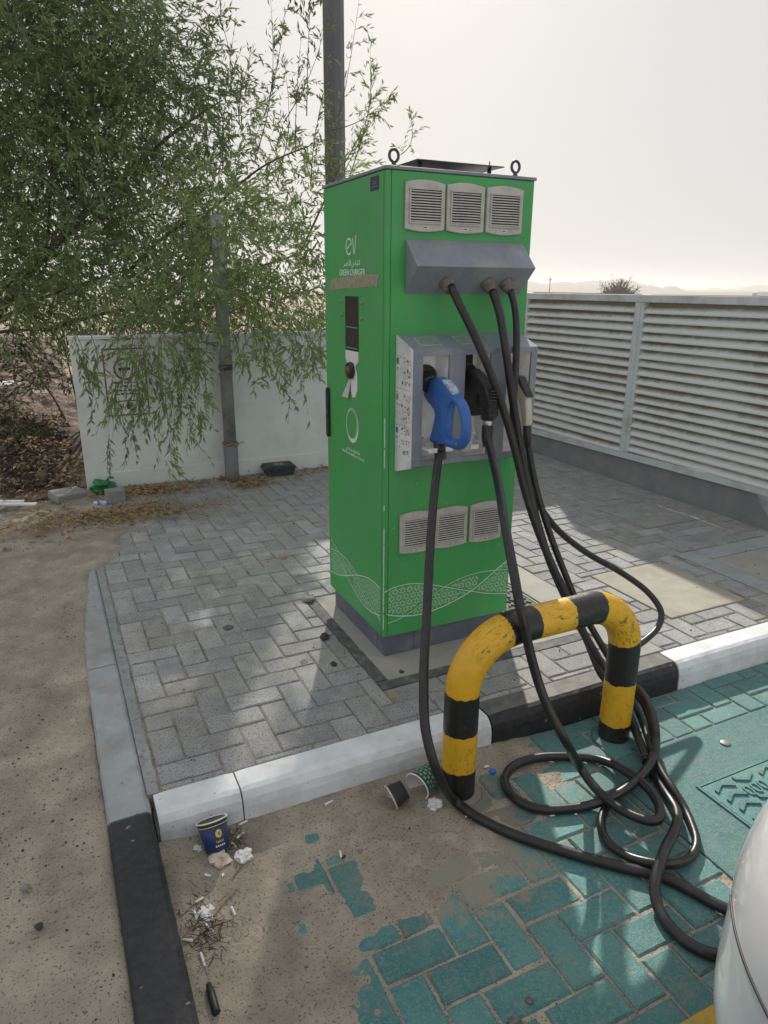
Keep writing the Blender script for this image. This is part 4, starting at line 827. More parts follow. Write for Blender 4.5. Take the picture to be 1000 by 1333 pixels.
obj('star_pattern', stars('s', lambda y: ev(L3, y), lambda y: (ev(L2, y) if y > 0.30 else ev(L4, y)), [L1, L2], 0.030, 0.570), M_print, cab)
# scratches on the panels
r_ = random.Random(21); mb = MB()
for k in range(26):
    x = r_.uniform(0.03, 0.58); z = r_.choice([r_.uniform(0.33, 0.45), r_.uniform(0.64, 0.78), r_.uniform(0.33, 0.42)]); a = r_.uniform(1.1, 2.0); L_ = r_.uniform(0.006, 0.035); w_ = 0.0005
    c_, s_ = math.cos(a)*L_, math.sin(a)*L_; mb.add([(x, -0.0009, z), (x+w_, -0.0009, z), (x+w_+c_, -0.0009, z+s_), (x+c_, -0.0009, z+s_)], [(0, 1, 2, 3)])
for k in range(14):
    y = r_.uniform(0.04, 0.56); z = r_.uniform(0.3, 1.75); a = r_.uniform(0.3, 2.8); L_ = r_.uniform(0.006, 0.04); c_, s_ = math.cos(a)*L_, math.sin(a)*L_; mb.add([(-0.0009, y, z), (-0.0009, y+c_, z+s_), (-0.0009, y+c_, z+s_+0.0006), (-0.0009, y, z+0.0006)], [(0, 1, 2, 3)])
obj('scratches', mb, mat('scratch_mark', (0.05, 0.12, 0.06), 0.6), cab)['kind'] = 'stuff'
mb = MB()
for k in range(16):
    x = r_.uniform(0.03, 0.58); z = r_.uniform(0.32, 0.8); q = r_.uniform(0.0008, 0.0022); mb.add([(x-q, -0.0008, z), (x, -0.0008, z-q*1.3), (x+q, -0.0008, z), (x, -0.0008, z+q)], [(0, 1, 2, 3)])
obj('paint_chips', mb, M_tag, cab)['kind'] = 'stuff'
# chipped white edge on the front corner
mb = MB(); z = 0.105; r_ = random.Random(8)
while z < 1.0:
    l_ = r_.uniform(0.01, 0.09)
    if r_.random() < 0.85: mb.box(-0.0016, 0.0015, -0.0028, -0.0014+0.002*r_.random(), z, z+l_)
    z += l_+r_.uniform(0.001, 0.01)
obj('chipped_edge', mb, M_tag, cab)

# ================================================================== CABLES AND CONNECTORS
RC = 0.0158
def cable_thing(label, pts, r, root_name='charging_cable'):
    t = thing(root_name, label, 'cable', (0, 0, 0)); cp = catmull(pts); mb = MB(); mb.tube(cp, r, n=14)
    obj('cable_sheath', mb, M_rubber, t); return t, cp
CAB_A = [(0.223, -0.07, 1.475), (0.233, -0.11, 1.421), (0.264, -0.16, 1.326), (0.317, -0.215, 1.176), (0.377, -0.23, 1.029), (0.432, -0.235, 0.882), (0.476, -0.25, 0.731), (0.526, -0.29, 0.566), (0.565, -0.35, 0.432), (0.599, -0.42, 0.315), (0.629, -0.5, 0.182), (0.641, -0.6, 0.067), (0.697, -0.625, 0.04), (0.713, -0.68, 0.067), (0.7, -0.76, 0.045), (0.669, -0.83, 0.004), (0.664, -0.848, -0.055), (0.583, -0.911, -0.06), (0.485, -0.957, -0.06), (0.353, -0.986, -0.065), (0.266, -0.961, -0.094), (0.199, -0.945, -0.094), (0.111, -0.904, -0.094), (0.072, -0.828, -0.094), (0.094, -0.744, -0.094), (0.164, -0.698, -0.094), (0.269, -0.697, -0.094), (0.382, -0.745, -0.094), (0.456, -0.793, -0.094), (0.47, -0.901, -0.07), (0.461, -1.013, -0.055), (0.428, -1.09, -0.05), (0.396, -1.129, -0.05), (0.362, -1.142, -0.05), (0.338, -1.11, -0.055), (0.316, -1.026, -0.065), (0.311, -0.933, -0.06), (0.306, -0.869, -0.03), (0.203, -0.9, 0.125), (0.168, -0.85, 0.216), (0.146, -0.81, 0.308), (0.12, -0.785, 0.422), (0.089, -0.775, 0.541), (0.106, -0.7, 0.648), (0.172, -0.55, 0.742), (0.255, -0.38, 0.833), (0.298, -0.27, 0.901), (0.315, -0.21, 0.959)]
CAB_C = [(0.4, -0.07, 1.46), (0.41, -0.1, 1.402), (0.405, -0.165, 1.269), (0.421, -0.19, 1.133), (0.451, -0.21, 0.963), (0.489, -0.225, 0.799), (0.538, -0.26, 0.602), (0.568, -0.31, 0.461), (0.586, -0.38, 0.356), (0.611, -0.47, 0.237), (0.643, -0.565, 0.123), (0.701, -0.62, -0.004), (0.688, -0.7, -0.05), (0.633, -0.8, -0.062), (0.598, -0.891, -0.094), (0.554, -0.975, -0.094), (0.526, -1.047, -0.094), (0.487, -1.112, -0.08), (0.395, -1.183, -0.06), (0.302, -1.233, -0.045), (0.236, -1.273, -0.05), (0.192, -1.302, -0.07), (0.168, -1.345, -0.094), (0.152, -1.415, -0.094), (0.163, -1.468, -0.094), (0.197, -1.51, -0.094), (0.275, -1.535, -0.094), (0.368, -1.518, -0.094), (0.382, -1.474, -0.094), (0.331, -1.422, -0.094), (0.296, -1.339, -0.094), (0.265, -1.274, -0.093), (0.214, -1.225, -0.094), (0.081, -1.088, -0.094), (-0.034, -0.945, -0.094), (-0.088, -0.837, -0.094), (-0.105, -0.768, -0.094), (-0.173, -0.8, 0.009), (-0.209, -0.79, 0.111), (-0.21, -0.74, 0.187), (-0.164, -0.64, 0.307), (-0.08, -0.5, 0.44), (-0.007, -0.38, 0.604), (0.065, -0.27, 0.757), (0.123, -0.19, 0.858), (0.145, -0.165, 0.899)]
CAB_B = [(0.481, -0.07, 1.461), (0.492, -0.09, 1.401), (0.479, -0.13, 1.292), (0.461, -0.16, 1.156), (0.444, -0.185, 1.017), (0.462, -0.21, 0.874), (0.52, -0.22, 0.734), (0.656, -0.22, 0.557), (0.825, -0.24, 0.421), (0.981, -0.29, 0.324), (1.087, -0.35, 0.236), (1.106, -0.41, 0.176), (1.047, -0.46, 0.14), (0.926, -0.5, 0.115), (0.794, -0.53, 0.103), (0.682, -0.6, 0.099), (0.685, -0.65, 0.067), (0.716, -0.7, 0.038), (0.696, -0.78, -0.006), (0.69, -0.82, -0.085), (0.556, -0.912, -0.094), (0.386, -0.958, -0.094), (0.28, -1.009, -0.094), (0.239, -1.047, -0.094), (0.212, -1.104, -0.094), (0.221, -1.163, -0.094), (0.242, -1.223, -0.075), (0.292, -1.264, -0.07), (0.392, -1.253, -0.094), (0.452, -1.222, -0.094), (0.501, -1.156, -0.094), (0.539, -1.092, -0.094), (0.548, -1.043, -0.075), (0.579, -0.961, -0.07), (0.646, -0.838, -0.06), (0.705, -0.74, -0.043), (0.735, -0.63, 0.009), (0.693, -0.565, 0.118), (0.669, -0.48, 0.213), (0.643, -0.41, 0.302), (0.625, -0.34, 0.408), (0.595, -0.28, 0.537), (0.557, -0.235, 0.687), (0.539, -0.2, 0.803), (0.529, -0.18, 0.891)]
tA, cpA = cable_thing('black cable looping on the ground to the black gun connector', CAB_A, 0.0150)
tC, cpC = cable_thing('thick black cable from the middle gland running under the car to the blue connector', CAB_C, 0.0154)
tB, cpB = cable_thing('thinner black cable from the right gland swinging wide to the cream connector', CAB_B, 0.0132)
# blue connector
X = 0.150
body = [(-0.038, 1.122), (-0.095, 1.148), (-0.150, 1.168), (-0.221, 1.150), (-0.262, 1.122), (-0.262, 1.100), (-0.232, 1.080), (-0.222, 1.040), (-0.217, 0.985), (-0.219, 0.955), (-0.225, 0.938), (-0.177, 0.930), (-0.108, 0.925), (-0.104, 0.938), (-0.121, 0.975), (-0.141, 1.033), (-0.130, 1.048), (-0.095, 1.066), (-0.045, 1.094)]
c = obj('connector', MB().prism(body, 'x', X-0.018, X+0.017), M_blue, tC, bevel=0.011, seg=3)
for p in c.data.polygons: p.use_smooth = True
loop = catmull([(X, -0.232, 1.108), (X, -0.285, 1.098), (X, -0.318, 1.065), (X, -0.330, 1.020), (X, -0.325, 0.975), (X, -0.300, 0.951), (X, -0.255, 0.948), (X, -0.205, 0.946)], 0.008)
mb = MB(); mb.tube(loop, [0.0185]*len(loop), n=12); h_ = obj('grip_loop', mb, M_blue, c)
mb = MB(); d_ = Vector((0, -0.085, -0.042)).normalized(); mb.lathe([(0.030, 0.0), (0.032, 0.01), (0.032, 0.06), (0.034, 0.065), (0.034, 0.085)], (X-0.008, -0.018, 1.168), d_, 24); obj('barrel', mb, M_handle, c)
mb = MB(); mb.prism([(-0.190, 1.1635), (-0.232, 1.1475), (-0.262, 1.126), (-0.262, 1.120), (-0.225, 1.140), (-0.190, 1.155)], 'x', X-0.0188, X+0.011); obj('worn_label', mb, mat('worn_label', (0.42, 0.5, 0.6), 0.6, var=0.3, vscale=120, col2=(0.05, 0.15, 0.4), mix2=0.4, s2=90, w2=0.1), c)
obj('screw', MB().lathe([(0.006, 0), (0.005, 0.002)], (X-0.0195, -0.300, 0.955), (-1, 0, 0), 10), M_steel, c)
mb = MB(); mb.tube([(X, -0.150, 0.935), (X-0.002, -0.158, 0.90), (X-0.005, -0.165, 0.868)], [0.022, 0.020, 0.018], n=14); obj('strain_relief', mb, M_handle, c)
mb = MB(); mb.prism([(0.128, 0.868), (0.145, 0.880), (0.150, 0.862), (0.139, 0.850)], 'y', -0.187, -0.184); obj('yellow_tag', mb, mat('yellowed_tag', (0.55, 0.48, 0.22), 0.7), c)
# black gun connector
X = 0.325
body = [(-0.030, 1.165), (-0.095, 1.184), (-0.142, 1.166), (-0.200, 1.130), (-0.228, 1.080), (-0.234, 1.030), (-0.205, 1.004), (-0.178, 1.010), (-0.172, 1.055), (-0.158, 1.100), (-0.148, 1.100), (-0.138, 1.055), (-0.130, 1.014), (-0.092, 1.010), (-0.078, 1.035), (-0.060, 1.060), (-0.030, 1.095)]
c = obj('connector', MB().prism(body, 'x', X-0.021, X+0.021), M_handle, tA, bevel=0.011, seg=3)
for p in c.data.polygons: p.use_smooth = True
mb = MB()
for k in range(9):
    z = 1.03+k*0.011; mb.tube([(X-0.018, -0.230-0.002*math.sin(k), z), (X, -0.240+0.004*abs(k-3)*0.5, z), (X+0.018, -0.230, z)], 0.0035, n=6)
obj('grip_rib', mb, M_handle, c)
mb = MB(); mb.lathe([(0.017, 0), (0.018, 0.004), (0.018, 0.018), (0.015, 0.022)], (0.320, -0.205, 1.008), (-0.05, -0.12, -0.99), 14); obj('metal_collar', mb, mat('bright_steel', (0.6, 0.6, 0.6), 0.3, metal=0.9), c)
mb = MB(); mb.tube([(0.318, -0.207, 0.990), (0.314, -0.212, 0.955), (0.306, -0.232, 0.92)], [0.021, 0.020, 0.018], n=14); obj('strain_relief', mb, M_handle, c)
# cream connector
X = 0.516
c = obj('connector', MB().prism([(-0.060, 1.130), (-0.120, 1.142), (-0.160, 1.110), (-0.182, 1.070), (-0.197, 0.990), (-0.190, 0.968), (-0.165, 0.968), (-0.158, 1.000), (-0.140, 1.048), (-0.100, 1.085), (-0.060, 1.09)], 'x', X-0.015, X+0.015), M_cream, tB, bevel=0.009, seg=3)
for p in c.data.polygons: p.use_smooth = True
obj('lever', MB().prism([(-0.080, 1.150), (-0.130, 1.150), (-0.185, 1.088), (-0.188, 1.078), (-0.172, 1.086), (-0.12, 1.13), (-0.08, 1.138)], 'x', X-0.0165, X+0.0165), M_handle, c, bevel=0.004)
mb = MB(); mb.tube([(X+0.002, -0.178, 0.970), (X+0.006, -0.178, 0.93), (X+0.009, -0.18, 0.891)], [0.016, 0.017, 0.0145], n=12); obj('strain_relief', mb, M_handle, c)
# cable tie round the doubled run
ti = min(range(len(cpC)), key=lambda i: (cpC[i]-Vector((0.600, -0.885, -0.09))).length); p = cpC[ti]; d_ = (cpC[ti+1]-cpC[ti-1]).normalized(); u_ = d_.cross(Vector((0, 0, 1))).normalized(); w_ = u_.cross(d_)
mb = MB(); mb.tube([p+(u_*math.cos(a)+w_*math.sin(a))*0.0195 for a in np.linspace(0, 2*PI, 20, endpoint=False)], 0.0035, n=6, closed=True); mb.tube([p+w_*0.02, p+w_*0.036+u_*0.018, p+w_*0.030+u_*0.042], 0.003, n=5); mb.tube([p+w_*0.02, p+w_*0.034-u_*0.02+d_*0.01, p+w_*0.018-u_*0.036+d_*0.02], 0.0028, n=5); obj('cable_tie', mb, M_handle, tC)

# ================================================================== BOLLARD
def hoop():
    R, r = 0.19, 0.0555; P = []; zt = 0.450
    for z in np.linspace(-0.118, zt-R, 28, endpoint=False): P.append((-0.066, -0.712, z))
    for a in np.linspace(PI, PI/2, 20, endpoint=False): P.append((-0.066+R+R*math.cos(a), -0.712, zt-R+R*math.sin(a)))
    for x in np.linspace(-0.066+R, 0.610-R, 22, endpoint=False): P.append((x, -0.712+0.010*(x+0.066)/0.676, zt))
    for a in np.linspace(PI/2, 0, 20, endpoint=False): P.append((0.610-R+R*math.cos(a), -0.702, zt-R+R*math.sin(a)))
    for z in np.linspace(zt-R, -0.118, 28): P.append((0.610, -0.702, z))
    s = [0]; 
    for i in range(1, len(P)): s.append(s[-1]+(Vector(P[i])-Vector(P[i-1])).length)
    n = 28; mb = MB(); mb.tube(P, r, n=n, cap=False); return mb, s, n
mb, arcs, n_ = hoop()
MBOL = bollard_mat([0.112, 0.248, 0.385, 0.635, 0.745, 0.885, 1.015, 1.235, 1.398, 1.566])
bol = obj('hoop_bollard', mb, MBOL); tag(bol, 'yellow and black banded steel hoop bollard in front of the charger', 'bollard')
at_ = bol.data.attributes.new('arc', 'FLOAT', 'POINT'); at_.data.foreach_set('value', np.repeat(np.array(arcs, dtype=np.float32), n_))
for x in (-0.066, 0.610): obj('mortar_collar', MB().lathe([(0.085, 0.0), (0.078, 0.006), (0.062, 0.010), (0.0545, 0.012)], (x, -0.707, ROAD-0.002), n=24), M_teal2, bol)

# ================================================================== CAR (its near corner shows at the lower right)
def car():
    t = thing('parked_car', 'white car whose rounded front corner shows at the lower right', 'car', (0, 0, 0))
    x0, x1, yn, yb = -0.349, 1.371, -1.519, -5.75; xm = (x0+x1)/2
    zs = [0.17, 0.20, 0.27, 0.36, 0.46, 0.55, 0.62, 0.67, 0.71, 0.745, 0.770, 0.790, 0.805, 0.815]
    ins = [0.04, 0.013, 0.012, 0.015, 0.013, 0.021, 0.038, 0.059, 0.08, 0.112, 0.172, 0.266, 0.388, 0.651]
    n = 96; V = []; F = []
    for li, (z, i_) in enumerate(zip(zs, ins)):
        hx = (x1-x0)/2-min(i_, 0.80)*0.9; hyf = i_*1.25; cy = (yn+yb)/2; hy = (yn-yb)/2
        rr = 0.50 if i_ < 0.2 else 0.42
        for k in range(n):
            a = 2*PI*k/n; ca, sa = math.cos(a), math.sin(a); e = 0.44
            x = xm+hx*abs(ca)**e*(1 if ca >= 0 else -1)
            front = sa >= 0; yy = abs(sa)**0.44
            y = cy+(hy-hyf if front else hy-i_*0.6)*yy*(1 if front else -1)
            # nose bows forward in plan
            if front: y -= 0.17*abs((x-xm)/(x1-x0)*2)**2.4*yy**3
            V.append((x, y, z+ROAD+0.11*(0)))
    for l in range(len(zs)-1):
        for k in range(n): F.append((l*n+k, l*n+(k+1) % n, (l+1)*n+(k+1) % n, (l+1)*n+k))
    mb = MB(); mb.add(V, F, 0, True); m_ = (len(zs)-1)*n; mb.add([V[m_+k] for k in range(n)], [tuple(range(n))]); mb.add([V[k] for k in range(n)], [tuple(range(n))[::-1]])
    obj('body', mb, M_car, t, sub=1)
    def layer_pt(l, k): p = V[l*n+(k % n)]; c_ = Vector((xm, -2.6, p[2])); d = (Vector(p)-c_).normalized(); return Vector(p)-d*0.001
    for k in (38, 43):
        pts = [layer_pt(l, k) for l in range(2 if k == 38 else 5, 12)]; g = MB(); g.tube(catmull(pts, 0.01), 0.0028, n=6); obj('panel_gap', g, M_cartrim, t)
    pts = [layer_pt(4, k) for k in range(30, 39)]; g = MB(); g.tube(catmull(pts, 0.01), 0.0028, n=6); obj('panel_gap', g, M_cartrim, t)
    # cabin
    mb = MB(); zc = [0.80, 1.05, 1.30, 1.42, 1.46]; f0 = [-2.75, -3.05, -3.42, -3.60, -3.9]; b0 = [-5.55, -5.45, -5.25, -5.1, -4.9]; hw = [0.76, 0.72, 0.62, 0.56, 0.40]; V = []; F = []
    for z, f, b, h in zip(zc, f0, b0, hw):
        for k in range(40):
            a = 2*PI*k/40; ca, sa = math.cos(a), math.sin(a); V.append((xm+h*abs(ca)**0.35*(1 if ca >= 0 else -1), (f+b)/2+(f-b)/2*abs(sa)**0.35*(1 if sa >= 0 else -1), z+ROAD))
    MI = []
    for l in range(4):
        for k in range(40): F.append((l*40+k, l*40+(k+1) % 40, (l+1)*40+(k+1) % 40, (l+1)*40+k)); MI.append(1 if l == 1 or l == 0 else 0)
    F.append(tuple(160+k for k in range(40))); MI.append(0); mb.v = V; mb.f = F; mb.m = MI; mb.sm = [True]*len(F)
    obj('cabin', mb, [M_car, M_carglass], t)
    for (wx, s) in ((x0+0.02, -1), (x1-0.02, 1)):
        for wy in (-2.45, -4.95):
            wt = obj('wheel', MB().lathe([(0.20, -0.10), (0.30, -0.105), (0.325, -0.08), (0.325, 0.08), (0.30, 0.105), (0.20, 0.10)], (wx+0.10*(-s), wy, 0.325+ROAD), (s, 0, 0), 36), M_tyre, t)
            obj('rim', MB().lathe([(0.205, 0.0), (0.195, 0.010), (0.05, 0.022), (0.0, 0.024)], (wx-0.10*s+0.098*s, wy, 0.325+ROAD), (s, 0, 0), 24), M_steel, wt)
    for s in (-1, 1):
        mb = MB(); mb.lathe([(0.001, 0.05), (0.07, 0.035), (0.10, 0.0), (0.09, -0.05)], (xm+s*0.46, -1.70, 0.60+ROAD), (s*0.35, 0.9, 0.25), 20); obj('headlight', mb, M_lamp, t)
    obj('grille', MB().box(xm-0.40, xm+0.40, -1.66, -1.622, 0.30+ROAD, 0.42+ROAD), M_cartrim, t, bevel=0.01)
    obj('sill', MB().box(x0+0.06, x1-0.06, -5.3, -1.95, 0.13+ROAD, 0.22+ROAD), M_cartrim, t)
    return t
car()

# ================================================================== TREE
BL= [(-0.8, 4.66, 3.17, 0.9, 1), (-0.26, 4.61, 3.38, 0.7, 1), (-1.51, 4.65, 2.98, 1.0, 1), (-0.88, 4.66, 2.49, 0.9, 1), (-0.24, 4.61, 2.65, 0.75, 1), (-1.63, 4.65, 1.88, 1, 1), (-0.85, 4.46, 1.83, 0.85, 1), (-0.14, 4.39, 1.98, 0.7, 1), (0.41, 4.29, 2.24, 0.5, 1), (0.54, 3.85, 1.73, 0.5, 1), (0.87, 3.54, 1.78, 0.33, 1), (0.8, 3.35, 1.4, 0.3, 1), (0.05, 3.75, 1.42, 0.5, 1), (-0.71, 3.85, 1.36, 0.45, 1), (-1.19, 4.66, 1.47, 0.5, 1), (0.56, 4.46, 2.88, 0.45, 0.55), (0.21, 4.54, 3.2, 0.5, 0.6), (1.05, 4.21, 2.46, 0.4, 0.5), (0.36, 3.07, 1.26, 0.28, 0.8), (-0.38, 3.01, 1.16, 0.33, 1), (0.68, 2.76, 1.1, 0.2, 0.7), (-0.45, 4.83, 3.64, 0.7, 1), (-1.05, 4.67, 3.65, 0.8, 1), (1.5, 4.15, 2.42, 0.25, 0.35)]
EXTRA = [(0.14, 2.92, 1.99, 0.26, 1), (-0.03, 2.95, 1.61, 0.28, 1), (0.19, 2.8, 1.43, 0.22, 0.8), (-0.27, 2.8, 1.35, 0.25, 1)]
DR= [((-0.49, 2.63, 1.09), (-0.71, 2.4, 0.4)), ((-0.43, 2.52, 1.14), (-0.45, 2.27, 0.36)), ((-0.3, 2.6, 1.13), (-0.36, 2.35, 0.56)), ((-0.58, 2.64, 1.14), (-0.81, 2.41, 0.49)), ((-0.18, 2.68, 1.18), (-0.13, 2.41, 0.74)), ((-0.38, 2.51, 1.19), (-0.51, 2.27, 0.69)), ((0.1, 2.72, 1.17), (0.17, 2.44, 0.83)), ((0.36, 2.65, 1.22), (0.39, 2.38, 0.74)), ((0.59, 2.58, 1.17), (0.6, 2.31, 0.82)), ((-0.8, 2.76, 1.18), (-0.84, 2.51, 0.77)), ((-0.68, 2.55, 1.19), (-0.76, 2.3, 0.7)), ((-0.12, 2.56, 1.23), (-0.27, 2.34, 0.86)), ((0.25, 2.68, 1.22), (0.27, 2.41, 0.93)), ((-0.33, 2.55, 1.09), (-0.3, 2.29, 0.47)), ((0.75, 2.62, 1.33), (0.65, 2.4, 0.97)), ((-0.89, 2.86, 1.23), (-0.9, 2.61, 0.86)), ((-0.22, 2.58, 1.13), (-0.22, 2.33, 0.63)), ((-0.54, 2.58, 1.14), (-0.6, 2.34, 0.58))]
UP= [((0.51, 4.37, 2.44), (0.66, 4.23, 3.57)), ((0.8, 4.29, 2.57), (0.93, 4.15, 3.72)), ((1.12, 4.19, 2.58), (1.16, 4.07, 3.46)), ((1.37, 4.1, 2.4), (1.61, 3.89, 3.74)), ((1.38, 4.1, 2.77), (1.87, 3.77, 3.06)), ((1.56, 4.02, 2.4), (1.69, 3.86, 3.39)), ((1.98, 3.83, 2.59), (2.01, 3.7, 2.88)), ((0.95, 4.25, 2.33), (1.02, 4.12, 3.26)), ((0.41, 4.39, 2.85), (0.39, 4.3, 3.6)), ((0.21, 4.44, 3.01), (0.12, 4.35, 3.66)), ((0.29, 4.42, 2.96), (0.56, 4.26, 3.61)), ((0.68, 4.32, 2.75), (0.78, 4.19, 3.36)), ((1.24, 4.15, 2.34), (1.38, 3.99, 3.22)), ((1.5, 4.05, 2.47), (1.74, 3.84, 3.05)), ((0.88, 4.27, 2.87), (1.04, 4.11, 3.64)), ((0.07, 4.46, 3.17), (0.01, 4.37, 3.67)), ((1.22, 4.15, 2.88), (1.24, 4.04, 3.76)), ((1.47, 4.06, 2.34), (1.83, 3.79, 3.0)), ((0.61, 4.35, 3.04), (0.5, 4.27, 3.64)), ((1.03, 4.22, 2.82), (1.35, 4.0, 3.55)), ((1.56, 4.02, 2.59), (1.62, 3.89, 2.7))]
LIM= [((-1.64, 4.45, 1.05), (-0.99, 4.26, 1.7)), ((-0.98, 4.46, 1.71), (-0.28, 4.21, 2.36)), ((-0.33, 4.42, 1.6), (0.36, 4.1, 2.1)), ((-1.64, 4.45, 1.05), (-0.36, 4.22, 1.6)), ((-1.06, 4.47, 1.1), (0.12, 4.15, 1.29)), ((0.15, 4.34, 1.28), (1.03, 3.9, 1.74)), ((-1.64, 4.45, 1.05), (-1.06, 4.27, 1.11)), ((-0.26, 4.41, 2.39), (0.47, 4.07, 2.91)), ((0.4, 4.29, 2.12), (1.12, 3.87, 2.59)), ((-0.33, 4.42, 1.6), (-0.16, 4.2, 0.96)), ((-0.98, 4.46, 1.71), (-0.81, 4.26, 3.07)), ((-0.89, 4.46, 2.47), (-0.24, 4.21, 3.33)), ((0.15, 4.34, 1.28), (0.62, 4.03, 1.09)), ((1.1, 4.09, 1.75), (1.36, 3.78, 2.42))]
class Foliage:
    def __init__(s): s.V = []; s.F = []; s.M = []; s.n = 0; s.tw = MB(); s.SV = []; s.SF = []; s.sn = 0
    def twigs(s, B, D, Ln, droop, nleaf, leafL, leafW, stem=0.0016, stems=True):
        # B,D: (N,3) base and unit direction; droop: (N,) sag; leaves alternate along each twig
        N = len(B); t = (np.arange(nleaf)+1.0)/nleaf; t = t[None, :]+rng.normal(0, 0.4/nleaf, (N, nleaf))
        Lc = Ln[:, None]; P = B[:, None, :]+D[:, None, :]*(Lc*t)[..., None]; P[..., 2] -= (droop[:, None]*Lc)*t**2
        T = D[:, None, :]*np.ones((N, nleaf, 1)); T[..., 2] -= 2*droop[:, None]*t; T /= np.linalg.norm(T, axis=2, keepdims=True)
        R = rng.normal(0, 1, (N, nleaf, 3)); S = np.cross(T, R); S /= np.linalg.norm(S, axis=2, keepdims=True)+1e-9
        L = T*rng.uniform(0.6, 1.2, (N, nleaf, 1))+S*rng.uniform(0.3, 0.9, (N, nleaf, 1)); L[..., 2] -= 0.15; L /= np.linalg.norm(L, axis=2, keepdims=True)
        W = np.cross(L, rng.normal(0, 1, (N, nleaf, 3))); W /= np.linalg.norm(W, axis=2, keepdims=True)+1e-9
        ll = leafL*rng.uniform(0.6, 1.25, (N, nleaf, 1)); ww = leafW*rng.uniform(0.7, 1.3, (N, nleaf, 1))
        C = np.cross(L, W)*ll*rng.uniform(-0.12, 0.12, (N, nleaf, 1))
        q = [P, P+L*ll*0.38+W*ww/2+C, P+L*ll, P+L*ll*0.38-W*ww/2+C]
        V = np.stack(q, 2).reshape(-1, 3); F = np.arange(len(V)).reshape(-1, 4)+s.n; s.V.append(V); s.F.append(F); s.n += len(V)
        if stems:
            tt = np.array([0, 0.35, 0.7, 1.0]); R4 = stem*np.array([1.3, 1.1, 0.8, 0.3]); C4 = B[:, None, :]+D[:, None, :]*(Ln[:, None]*tt)[..., None]; C4[..., 2] -= (droop*Ln)[:, None]*tt**2
            u = np.cross(D, np.array([0.3, 0.2, 0.93])); u /= np.linalg.norm(u, axis=1, keepdims=True)+1e-9; v = np.cross(D, u)
            ring = np.stack([C4+R4[None, :, None]*(math.cos(a)*u+math.sin(a)*v)[:, None, :] for a in (0, 2*PI/3, 4*PI/3)], 2).reshape(-1, 3)      # N*4*3
            base = np.arange(N)[:, None, None]*12; k = np.arange(3)[None, :, None]*3; q = np.arange(3)[None, None, :]; q2 = (q+1) % 3
            Fs = np.stack([base+k+q, base+k+q2, base+k+3+q2, base+k+3+q], -1).reshape(-1, 4)+s.sn; s.SV.append(ring); s.SF.append(Fs); s.sn += len(ring)
    def build(s, parent, m=M_leaf):
        me = np_mesh('foliage', np.concatenate(s.V), np.concatenate(s.F), m); o = bpy.data.objects.new('foliage', me); COL.objects.link(o); o.parent = parent; o['kind'] = 'stuff'
        if s.tw.v:
            F4 = np.array([f for f in s.tw.f if len(f) == 4]); s.SV.append(np.array(s.tw.v)); s.SF.append(F4+s.sn)
        t = bpy.data.objects.new('twigs', np_mesh('twigs', np.concatenate(s.SV), np.concatenate(s.SF), M_twig)); COL.objects.link(t); t.parent = parent; t['kind'] = 'stuff'
tree = thing('willow_like_tree', 'large drooping green tree with long narrow leaves overhanging the white wall', 'tree', (0, 0, 0))
fo = Foliage()
BL += EXTRA
def unit(a): return a/(np.linalg.norm(a, axis=1, keepdims=True)+1e-9)
for (cx, cy, cz, r, wgt) in BL:
    N = int(310*wgt*(r/0.7)**2.1)+12
    u = unit(rng.normal(0, 1, (N, 3))); rad = r*rng.uniform(0.15, 1.0, (N, 1))**0.6
    B = np.array([cx, cy, cz])+u*rad*np.array([1, 1, 0.9]); D = unit(u*0.5+rng.normal(0, 0.55, (N, 3))+np.array([0.12, -0.10, 0.10]))
    fo.twigs(B, D, rng.uniform(0.18, 0.42, N), rng.uniform(0.05, 0.6, N), 13, 0.070, 0.0165, stems=True)
for (a, b) in DR:
    a = np.array(a); b = np.array(b); ln = np.linalg.norm(b-a); n = 4
    tt = np.linspace(0, 1, 9); pts = [tuple(a+(b-a)*t+np.array([0.02*math.sin(t*7+a[0]*9), 0.015*math.cos(t*6), 0])) for t in tt]
    fo.tw.tube(pts, np.linspace(0.003, 0.0008, 9).tolist(), n=4, cap=False)
    N = int(7+ln*13); t = rng.uniform(0, 1, (N, 1))**0.9; B = a+(b-a)*t+rng.normal(0, 0.012, (N, 3)); D = unit((b-a)/ln*0.8+rng.normal(0, 0.45, (N, 3)))
    fo.twigs(B, D, rng.uniform(0.07, 0.17, N), rng.uniform(0.1, 0.5, N), 7, 0.060, 0.0150)
for (a, b) in UP:
    a = np.array(a); b = np.array(b); ln = np.linalg.norm(b-a); tt = np.linspace(0, 1, 9); sw = rng.normal(0, 0.05, 3)
    pts = [tuple(a+(b-a)*t+sw*math.sin(t*PI)) for t in tt]; fo.tw.tube(pts, np.linspace(0.005, 0.0010, 9).tolist(), n=4, cap=False)
    N = int(5+ln*9); t = np.sort(rng.uniform(0, 1, N))[:, None]; B = a+(b-a)*t+sw*np.sin(t*PI); D = unit((b-a)/ln*0.8+rng.normal(0, 0.45, (N, 3)))
    fo.twigs(B, D, rng.uniform(0.10, 0.26, N)*(1.15-t[:, 0]*0.7), rng.uniform(0.0, 0.4, N), 7, 0.062, 0.0145, stem=0.0014)
    B = np.repeat([a], 1, 0); fo.twigs(B, unit(np.array([b-a])), np.array([ln]), np.array([0.0]), 16, 0.06, 0.011, stems=False)
fo.build(tree)
